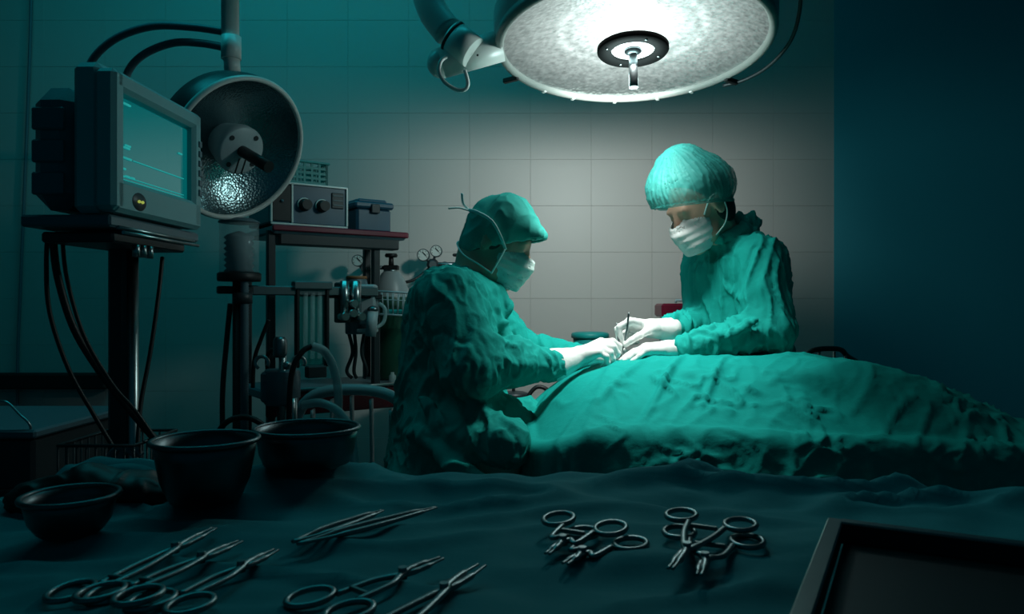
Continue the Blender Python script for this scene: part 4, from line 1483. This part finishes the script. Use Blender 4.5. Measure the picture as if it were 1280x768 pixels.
# wall gas outlets with gauges
def gauge(parent, c, r):
    c = Vector(c)
    g = MB().lathe([(0, .0), (r, .0), (r * 1.05, -.004), (r * 1.05, -.020), (r * .92, -.022)], c, Matrix.Rotation(math.pi / 2, 3, 'X') @ Matrix.Scale(-1, 3, (0, 0, 1)), 28)
    g = MB().cyl(c + Vector((0, .022, 0)), c, r * 1.06, n=28).build('gauge', M_STEEL, parent)
    MB().cyl(c + Vector((0, .001, 0)), c + Vector((0, -.003, 0)), r * .9, n=28).build('dial', M_DIAL, g)
    MB().box(c + Vector((r * .2, -.0045, r * .2)), (r * .9, .002, .003), Matrix.Rotation(.8, 3, 'Y')).build('needle', M_BLACK, g)
    for k in range(7):
        t = math.pi * (k / 6 * 1.3 - .15)
        MB().box(c + Vector((r * .72 * math.cos(t), -.004, r * .72 * math.sin(t))), (.004, .0015, .0015), Matrix.Rotation(-t, 3, 'Y')).build('tick', M_BLACK, g)


gd = 2.88
wr = thing('gas_regulator', 'wall gas regulator with two round gauges left of the seated surgeon\'s hood', 'regulator', P(540, 330, gd))
gauge(wr, P(529, 319, gd), .023)
gauge(wr, P(545, 314, gd), .022)
MB().ball(P(541, 331, gd + .02), (.024, .024, .024), 18).build('regulator_body', M_DARKP, wr)
MB().cyl(P(541, 331, gd - .03), P(541, 331, gd), .014, n=16).build('adjusting_knob', M_STEEL, wr)
MB().tube([P(529, 319, gd + .02), P(536, 327, gd + .02), P(541, 331, gd + .02), P(545, 314, gd + .02)], .006, 8, 1).build('gauge_stem', M_STEEL, wr)
MB().tube([P(541, 331, gd + .02), P(556, 331, gd + .02), P(575, 331, gd + .02)], .010, 10, 1).build('pipe', M_STEEL, wr)
MB().cyl(P(573, 336, gd + .02), P(573, 322, gd + .02), .010, n=12).build('valve_stem', M_BLACK, wr)
MB().box(P(573, 319, gd + .02), (.045, .02, .012), None, .004).build('valve_handle', M_BLACK, wr)
MB().cyl(P(556, 331, gd + .02), P(556, 331, WALL_Y), .013, n=12).build('wall_fitting', M_STEEL, wr)
MB().tube(PP([(538, 334, gd + .02), (528, 343, gd), (517, 350, gd - .02), (505, 353, gd - .05), (494, 350, gd - .12)]), .006, 8).build('supply_hose', M_BLACK, wr)
wr2 = thing('gas_regulator', 'small single gas gauge on the tiled wall behind the cart post', 'regulator', P(447, 327, gd))
gauge(wr2, P(447, 326, gd), .022)
MB().tube([P(447, 327, gd + .02), P(452, 335, gd + .03), P(462, 338, gd + .03)], .007, 8, 1).build('stem', M_STEEL, wr2)
MB().cyl(P(455, 336, gd + .02), P(455, 336, WALL_Y), .013, n=12).build('wall_fitting', M_STEEL, wr2)

# white plastic chair
ch = thing('plastic_chair', 'white plastic chair with slatted arched back between cart and surgeon', 'chair', (P(445, 0, 2.25).x, 2.25, 0))
ccx, ccy = P(443, 0, 2.25).x, 2.25
MB().tube([(ccx - .19, ccy + .0, .45), (ccx - .185, ccy - .01, .70), (ccx - .13, ccy - .03, .825), (ccx, ccy - .04, .855), (ccx + .13, ccy - .03, .825), (ccx + .185, ccy - .01, .70), (ccx + .19, ccy + .0, .45)], .017, 10).build('back_frame', M_WHITEP, ch)
for k in range(5):
    x = ccx - .116 + k * .058
    MB().tube([(x, ccy - .005, .46), (x, ccy - .025, .66), (x, ccy - .037, .835 - .35 * (x - ccx) ** 2 / .116)], .016, 8, flat=(1.2, .35)).build('slat', M_WHITEP, ch)
MB().box((ccx, ccy + .19, .44), (.40, .40, .03), None, .012).build('seat', M_WHITEP, ch)
for (sx, sy) in ((-1, 0), (1, 0), (-1, 1), (1, 1)):
    MB().cyl((ccx + sx * .21, ccy + (-.03 if sy == 0 else .40), 0), (ccx + sx * .18, ccy + (.01 if sy == 0 else .36), .44), .018, .022, n=12).build('leg', M_WHITEP, ch)
for sx in (-1, 1):
    MB().tube([(ccx + sx * .19, ccy - .01, .66), (ccx + sx * .215, ccy + .1, .665), (ccx + sx * .215, ccy + .3, .655), (ccx + sx * .19, ccy + .36, .44)], .016, 8).build('armrest', M_WHITEP, ch)

# ------------------------------------------------------------------ things behind the table
sd = thing('side_cabinet', 'low grey cabinet against the tiled wall behind the operating table', 'cabinet', (P(800, 0, 2.8).x, 2.83, 0))
x0_, x1_ = P(712, 0, 2.75).x, P(905, 0, 2.75).x
MB().box(((x0_ + x1_) / 2, 2.83, .40), (x1_ - x0_ - .02, .30, .74), None, .006).build('body', M_GREYP, sd)
MB().box(((x0_ + x1_) / 2, 2.83, .785), (x1_ - x0_ + .01, .32, .03), None, .006).build('top', M_STEEL, sd)
for k in range(2):
    dx_ = x0_ + (x1_ - x0_) * (.26 + .48 * k)
    dd = MB().box((dx_, 2.675, .40), ((x1_ - x0_) * .46, .016, .68), None, .003).build('door', M_WHITEP, sd)
    MB().tube([(dx_ + .1 - .2 * k, 2.665, .5), (dx_ + .1 - .2 * k, 2.64, .52), (dx_ + .1 - .2 * k, 2.64, .58), (dx_ + .1 - .2 * k, 2.665, .60)], .005, 8).build('handle', M_CHROME, dd)
bn = thing('waste_bin', 'teal plastic bin behind the seated surgeon\'s outstretched glove', 'bin', (P(738, 0, 2.78).x, 2.79, .80))
bxn = P(738, 0, 2.78).x
MB().lathe([(0, .801), (.052, .801), (.056, .806), (.064, .985), (.058, .985), (.05, .815), (0, .812)], (bxn, 2.79, 0), n=36).build('body', M_TEALP, bn)
MB().lathe([(0, 1.008), (.05, 1.007), (.068, 1.003), (.071, .997), (.071, .985), (.066, .983)], (bxn, 2.79, 0), n=36).build('lid', M_TEALP, bn)
sb = thing('sharps_container', 'grey sharps container with dark red lid by the standing surgeon\'s sleeve', 'container', (P(848, 0, 2.78).x, 2.8, .80))
sxn = P(852, 0, 2.78).x
MB().box((sxn, 2.81, .935), (.135, .12, .266), None, .012).build('body', M_GREYP, sb)
MB().box((sxn, 2.81, 1.088), (.165, .145, .050), None, .008).build('lid', M_RED, sb)
MB().tube([(sxn - .03, 2.74, 1.115), (sxn - .03, 2.74, 1.125), (sxn + .06, 2.74, 1.122), (sxn + .06, 2.74, 1.112)], .005, 8, 1).build('handle', M_WHITEP, sb)
tr = thing('utility_trolley', 'low steel utility trolley seen under the seated surgeon\'s forearm', 'trolley', (P(655, 0, 2.7).x, 2.7, 0))
tx = P(652, 0, 2.7).x
MB().box((tx, 2.72, .655), (.30, .32, .02), None, .004).build('top', M_STEEL, tr)
MB().box((tx, 2.72, .22), (.28, .30, .02), None, .004).build('shelf', M_STEEL, tr)
for sx in (-.135, .135):
    for sy in (-.14, .14):
        lg = MB().cyl((tx + sx, 2.72 + sy, .05), (tx + sx, 2.72 + sy, .65), .010, n=12).build('leg', M_CHROME, tr)
        MB().cyl((tx + sx - .01, 2.72 + sy, .026), (tx + sx + .01, 2.72 + sy, .026), .026, n=14).build('caster', M_BLACK, lg)
jx = P(642, 0, 2.7).x
jr = thing('suction_jar', 'glass jar with dark lid standing under the seated surgeon\'s forearm', 'jar', (jx, 2.70, .665))
MB().lathe([(0, .667), (.045, .667), (.048, .672), (.048, .765), (.044, .772)], (jx, 2.70, 0), n=28).build('glass', M_HOSE, jr)
MB().lathe([(.0, .795), (.035, .793), (.052, .788), (.052, .772), (0, .771)], (jx, 2.70, 0), n=28).build('lid', M_DARKP, jr)
MB().cyl((jx, 2.70, .79), (jx, 2.70, .83), .006, n=10).build('nozzle', M_DARKP, jr)
b2 = P(686, 0, 2.65).x
bo = thing('bottle', 'dark bottle half hidden by the edge of the drape', 'bottle', (b2, 2.65, .665))
MB().lathe([(0, .667), (.032, .667), (.034, .672), (.034, .735), (.026, .755), (.014, .765), (.014, .785), (0, .785)], (b2, 2.65, 0), n=24).build('body', M_GREYP, bo)
MB().lathe([(.0, .805), (.014, .804), (.017, .80), (.017, .783), (0, .782)], (b2, 2.65, 0), n=18).build('cap', M_DARKP, bo)
tag(MB().tube(PP([(657, 540, 2.6), (656, 515, 2.6), (660, 497, 2.6), (668, 486, 2.6), (676, 484, 2.6), (685, 489, 2.6), (689, 503, 2.6)]), .0075, 10).build('suction_hose', M_BLACK),
    'black suction hose looping up under the seated surgeon\'s forearm', 'hose')

# black tubular frame beyond the drape at the right
tf = thing('trolley_frame', 'black tubular trolley frame peeking over the drape beside the blue wall', 'trolley', (P(1035, 0, 2.4).x, 2.45, 0))
rp = PP([(1011, 452, 2.4), (1012, 441, 2.4), (1022, 437, 2.4), (1040, 436, 2.42), (1052, 438, 2.45), (1060, 446, 2.5), (1078, 458, 2.62), (1080, 474, 2.62)])
MB().tube(rp, .0085, 12, 6).build('top_rail', M_BLACK, tf)
for px_, pd in ((1024, 2.4), (1043, 2.43), (1057, 2.47)):
    t_ = P(px_, 440, pd)
    MB().cyl((t_.x, t_.y, .70), t_, .004, n=10).build('bar', M_CHROME, tf)
for q in (rp[0], rp[-1]):
    MB().cyl((q.x, q.y, .02), q, .0085, n=12).build('leg', M_BLACK, tf)
MB().tube([(rp[0].x, rp[0].y, .70), (rp[0].x + .12, rp[0].y + .02, .70), (rp[-1].x, rp[-1].y, .70)], .0085, 10, 4).build('lower_rail', M_BLACK, tf)
lr = [(rp[0].x, rp[0].y + .25, .0), (rp[0].x, rp[0].y + .25, .70), (rp[0].x, rp[0].y, .70)]
MB().tube(lr, .0085, 10, 1).build('back_leg', M_BLACK, tf)

# supply cart at the far left edge
lc = thing('supply_cart', 'dark supply cart with bent chrome push bar at the far left edge', 'cart', (P(0, 0, 1.75).x, 1.75, 0))
lx1 = P(42, 0, 1.7).x
MB().box((lx1 - .20, 1.9, .43), (.40, .40, .74), None, .008).build('body', M_DARKP, lc)
MB().box((lx1 - .20, 1.9, .81), (.42, .42, .02), None, .005).build('top', M_GREYP, lc)
for z in (.2, .4, .6):
    dw = MB().box((lx1 - .20, 1.695, z), (.37, .012, .17), None, .003).build('drawer', M_DARKP, lc)
    MB().tube([(lx1 - .12, 1.69, z + .03), (lx1 - .12, 1.67, z + .03), (lx1 - .05, 1.67, z + .03), (lx1 - .05, 1.69, z + .03)], .004, 8, 1).build('handle', M_CHROME, dw)
MB().tube(PP([(-30, 503, 1.7), (-2, 502, 1.7), (10, 504, 1.7), (24, 518, 1.7), (38, 533, 1.7), (39, 560, 1.72)]), .003, 8, 4).build('push_bar', M_CHROME, lc)
for dx in (-.36, -.04):
    for dy in (1.74, 2.06):
        MB().cyl((lx1 + dx - .01, dy, .03), (lx1 + dx + .01, dy, .03), .03, n=16).build('caster', M_BLACK, lc)

# ------------------------------------------------------------------ instrument table in the foreground
TZ = .91
ZH = CZ - TZ


def T(px, py, up=0.0):
    d = F * (ZH - up) / (py - 384)
    return Vector(((px - 640) / F * d, d, TZ))


TA = -.13


def cloth_h(x, y):
    p = np.stack([np.ravel(x), np.ravel(y), np.zeros(np.size(x))], 1)
    q = np.stack([p[:, 0] * .35 + p[:, 1] * .25, p[:, 1] * 1.0 - p[:, 0] * .12, p[:, 2]], 1)
    h = .0065 * np.maximum(ridged(q * 11 + 2.3, .6), 0) ** 2 + .0050 * noise3(q * 7 + 4.4) + .0028 * noise3(p * 22)
    back = np.clip((p[:, 1] - .68) / .15, 0, 1)
    h = h * (.75 + 1.0 * back) * 1.65 - .0125
    return h.reshape(np.shape(x))


def table_cloth():
    ca, sa = math.cos(TA), math.sin(TA)
    x0, x1, y0, y1, r, Lh = -.62, 1.15, .20, .865, .13, .28
    st = .0075
    xs = np.arange(x0 - Lh, x1 + .06, st)
    ys = np.arange(y0 - .06, y1 + Lh, st)
    X, Y = np.meshgrid(xs, ys, indexing='ij')
    kx, ky = np.clip(X, x0 + r, x1 - r), np.clip(Y, y0 + r, y1 - r)
    ex, ey = X - kx, Y - ky
    dist = np.hypot(ex, ey)
    s = np.maximum(dist - r, 0)
    nx, ny = ex / np.maximum(dist, 1e-9), ey / np.maximum(dist, 1e-9)
    qx, qy = np.where(s > 0, kx + nx * r, X), np.where(s > 0, ky + ny * r, Y)
    soft = np.where(s < .05, s * s / .10, s - .025)
    per = qx + qy + np.arctan2(ny, nx) * .13
    fold = np.sin(per * 40 + 2 * np.sin(per * 13)) * .012
    ow = (s - soft) + .12 * soft + fold * sstep(.02, .15, s)
    X, oy = qx + nx * ow, qy + ny * ow
    wx, wy = X * ca - oy * sa, X * sa + oy * ca
    z = TZ - soft * .99 + cloth_h(wx, wy) * (1 - sstep(.02, .12, s))
    v = np.stack([wx.ravel(), wy.ravel(), z.ravel()], 1)
    idx = np.arange(X.size).reshape(X.shape)
    Q = np.stack([idx[:-1, :-1], idx[1:, :-1], idx[1:, 1:], idx[:-1, 1:]], -1).reshape(-1, 4)
    return v, Q


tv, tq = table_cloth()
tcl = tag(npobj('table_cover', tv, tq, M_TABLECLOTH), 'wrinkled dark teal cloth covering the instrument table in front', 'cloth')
RT = Matrix.Rotation(TA, 3, 'Z')
it = thing('instrument_table', 'instrument table under the dark teal cloth in the foreground', 'table', (0, .55, 0))
MB().box(RT @ Vector((.27, .53, TZ - .042)), (1.66, .58, .03), RT, .005).build('table_top', M_STEEL, it)
for sx in (-.48, 1.02):
    for sy in (.26, .80):
        q = RT @ Vector((sx, sy, 0))
        MB().cyl((q.x, q.y, 0), (q.x, q.y, TZ - .057), .015, n=14).build('leg', M_STEEL, it)


def rest(pts, add=0.0):
    xs = np.array([p[0] for p in pts])
    ys = np.array([p[1] for p in pts])
    return TZ + float(cloth_h(xs, ys).max()) + add


def bowl(px, py, r0, r1, h, label, name='steel_bowl', rolled=.0025, belly=.82):
    c = T(px, py, .004)
    z = rest([(c.x + r0 * math.cos(t), c.y + r0 * math.sin(t)) for t in np.linspace(0, 6.28, 16)], -.002)
    o = thing(name, label, 'bowl', (c.x, c.y, z))
    w = .0016
    prof = [(0, .001), (r0 * .8, .0), (r0, .004), (r0 + (r1 - r0) * .55, h * .38), (r0 + (r1 - r0) * belly, h * .75), (r1, h),
            (r1 - w, h), (r0 + (r1 - r0) * belly - w, h * .75), (r0 + (r1 - r0) * .55 - w, h * .38), (r0 - w, .005), (0, .004)]
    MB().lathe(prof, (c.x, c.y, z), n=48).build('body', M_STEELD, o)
    MB().tube([Vector((c.x + (r1 + .001) * math.cos(t), c.y + (r1 + .001) * math.sin(t), z + h)) for t in np.linspace(0, 2 * math.pi, 40, endpoint=False)], rolled, 8, 1, True).build('rolled_rim', M_STEELD, o)
    return o


bowl(257, 621, .033, .0485, .062, 'deep round steel bowl standing between two smaller ones')
bowl(384, 592, .047, .0555, .042, 'shallow straight-sided steel dish right of the deep bowl', 'steel_dish')
bowl(88, 656, .026, .0365, .033, 'small steel bowl at the left end of the table')
# dark gloves heap behind the small bowl
gcn = T(112, 622)
fd = Field((gcn.x - .09, gcn.y - .05, TZ - .02), (gcn.x + .10, gcn.y + .07, TZ + .08), .003)
zb = rest([(gcn.x, gcn.y)])
for (a_, b_, r1_, r2_) in (((-.06, -.01, .01), (.0, .0, .022), .014, .018), ((.0, .0, .022), (.05, .01, .012), .018, .016), ((-.04, .02, .01), (.04, .03, .016), .014, .014), ((.02, -.01, .02), (.07, .0, .01), .010, .010)):
    fd.cap(Vector((gcn.x, gcn.y, zb)) + Vector(a_), Vector((gcn.x, gcn.y, zb)) + Vector(b_), r1_, r2_, .012)
v_, q_ = fd.mesh(1)
v_ = v_ + normals(v_, q_) * (.004 * np.maximum(ridged(v_ * 38, .6), 0) ** 2)[:, None]
tag(npobj('folded_cloth', v_, q_, M_BLACK), 'crumpled dark cloth lying behind the small steel bowl', 'cloth')


# clamps and scissors: local y from the finger rings to the tips
def clamp_parts(length=.145, spread=.026, open_=.004, ring=(.0125, .0165), jaw=.045):
    parts = []
    piv = length - jaw
    for sg in (-1, 1):
        arm = MB().tube([(sg * (spread - .010), .026, .0035 + .0008 * sg), (sg * spread * .45, .055, .0035 + .0008 * sg), (sg * .0035, piv - .008, .0035 + .0008 * sg), (-sg * .001, piv + .004, .0035 + .0008 * sg),
                         (-sg * open_ * .8 - sg * .0008, piv + jaw * .5, .0035 + .0006 * sg), (-sg * open_, length, .0035)], [.0024, .0024, .0027, .0029, .0025, .0012], 8, 6, flat=(1.15, .8))
        rg = MB().tube([(sg * spread + ring[0] * math.cos(t) , .012 + ring[1] * math.sin(t), .0035 + .0008 * sg) for t in np.linspace(0, 2 * math.pi, 22, endpoint=False)], .0023, 8, 1, True)
        parts.append((arm, rg))
    screw = MB().cyl((0, piv - .002, .0), (0, piv - .002, .0085), .0032, n=12)
    ratch = MB().box((0, .036, .0040), (spread * .9, .0035, .0035), None, .0008)
    return parts, screw, ratch


CL = {}


def clamp(ring_px, tip_px, label, kind='hemostat', tilt=0.0, lift=0.0, spread=.026, open_=.004, length=None, roll=0.0):
    a, b = T(*ring_px, .008), T(*tip_px, .006)
    Lh = (b - a).length if length is None else length
    parts, screw, ratch = clamp_parts(Lh, spread, open_, jaw=Lh * .32)
    d = (b - a)
    ang = math.atan2(d.y, d.x) - math.pi / 2
    za, zb_ = rest([a.lerp(b, f_) for f_ in np.linspace(0, .5, 6)], .001 + lift), rest([a.lerp(b, f_) for f_ in np.linspace(.5, 1, 6)], .001 + tilt)
    o = thing(kind, label, kind.replace('_', ' '), (a.x, a.y, za), 'surgical instruments on the table')
    o.rotation_euler = (math.atan2(zb_ - za, Lh), roll, ang)
    o.rotation_mode = 'XYZ'
    for (arm, rg) in parts:
        ao = child_local(arm, 'arm', M_STEEL, o)
        child_local(rg, 'finger_ring', M_STEEL, ao)
    child_local(screw, 'pivot_screw', M_STEEL, o)
    if kind == 'hemostat':
        child_local(ratch, 'ratchet', M_STEEL, o)
    return o


clamp((892, 646), (838, 710), 'steel hemostat on top of the right pair of clamps, tips pointing to the lower left', lift=.007, tilt=.002, spread=.025, open_=.0015)
clamp((893, 657), (874, 712), 'steel hemostat underneath in the right pair of clamps, tips pointing straight to the front', spread=.027, open_=.0015)
clamp((737, 645), (684, 683), 'steel hemostat on top of the left pair of instruments in front of the drape', lift=.007, tilt=.002, spread=.024, open_=.0015)
clamp((765, 654), (706, 692), 'steel scissors crossing underneath in the left pair of instruments', 'scissors', spread=.022, open_=.002)
clamp((392, 742), (552, 690), 'steel hemostat pointing to the upper right in the middle of the cloth', spread=.021, open_=.002)
clamp((430, 800), (602, 698), 'thick steel clamp running off the front edge of the picture', spread=.022, open_=.003)
clamp((95, 728), (268, 655), 'dark hemostat nearest to the small bowl at the left', spread=.016, open_=.002)
clamp((130, 737), (300, 667), 'dark hemostat in the middle of the left row', spread=.016, open_=.002)
clamp((195, 742), (345, 676), 'dark scissors at the right of the left row', 'scissors', spread=.016, open_=.002)


def tweezers(a_px, b_px, label):
    a, b = T(*a_px), T(*b_px)
    z = rest([a.lerp(b, f_) for f_ in np.linspace(0, 1, 8)], .003)
    o = thing('dressing_forceps', label, 'forceps', (a.x, a.y, z), 'surgical instruments on the table')
    d = (b - a).normalized()
    sxx = Vector((-d.y, d.x, 0))
    up = Vector((0, 0, z - TZ))
    for sg in (-1, 1):
        MB().tube([a + up, a.lerp(b, .35) + sxx * .006 * sg + up, a.lerp(b, .75) + sxx * .0045 * sg + up, b + sxx * .0012 * sg + up], [.0022, .0036, .0030, .0012], 8, 6, flat=(.9, .7)).build('arm', M_STEEL, o)
    return o


tweezers((366, 676), (478, 637), 'bright slim steel forceps lying behind the others on the cloth')
tweezers((372, 680), (545, 634), 'long dull steel forceps beside the bright slim pair')

# steel instrument tray at the right
ta, tb = T(1050, 652, .018), T(1010, 772, .018)
ty = (tb - ta).normalized()
txv = Vector((-ty.y, ty.x, 0))
RTr = Matrix((txv, -ty, Vector((0, 0, 1)))).transposed()
TRW, TRL, TRH = .40, .30, .016
tz = rest([ta + txv * (TRW * i / 5) + ty * (TRL * j / 5) for i in range(6) for j in range(6)], .001)
to = thing('instrument_tray', 'large steel tray with raised edge at the right end of the table', 'tray', Vector((ta.x, ta.y, tz)))


def TL(u, v, z):
    p = ta + txv * u + ty * v
    return Vector((p.x, p.y, tz + z))


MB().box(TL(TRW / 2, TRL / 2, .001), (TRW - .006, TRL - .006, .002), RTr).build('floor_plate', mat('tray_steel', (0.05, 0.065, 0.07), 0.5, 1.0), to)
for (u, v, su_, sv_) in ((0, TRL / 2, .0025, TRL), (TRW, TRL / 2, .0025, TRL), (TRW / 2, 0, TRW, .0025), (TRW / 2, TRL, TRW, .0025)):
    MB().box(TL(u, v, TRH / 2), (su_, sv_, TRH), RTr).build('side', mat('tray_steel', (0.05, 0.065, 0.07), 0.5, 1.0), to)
lipm = MB()
for (u, v, su_, sv_) in ((-.004, TRL / 2, .012, TRL + .016), (TRW + .004, TRL / 2, .012, TRL + .016), (TRW / 2, -.004, TRW, .012), (TRW / 2, TRL + .004, TRW, .012)):
    lipm.box(TL(u, v, TRH), (su_, sv_, .003), RTr, .0012)
lipm.build('lip', M_STEEL, to)
MB().tube([TL(TRW * .4, -.010, TRH), TL(TRW * .4, -.03, TRH + .004), TL(TRW * .6, -.03, TRH + .004), TL(TRW * .6, -.010, TRH)], .003, 8, 3).build('handle', M_STEEL, to)
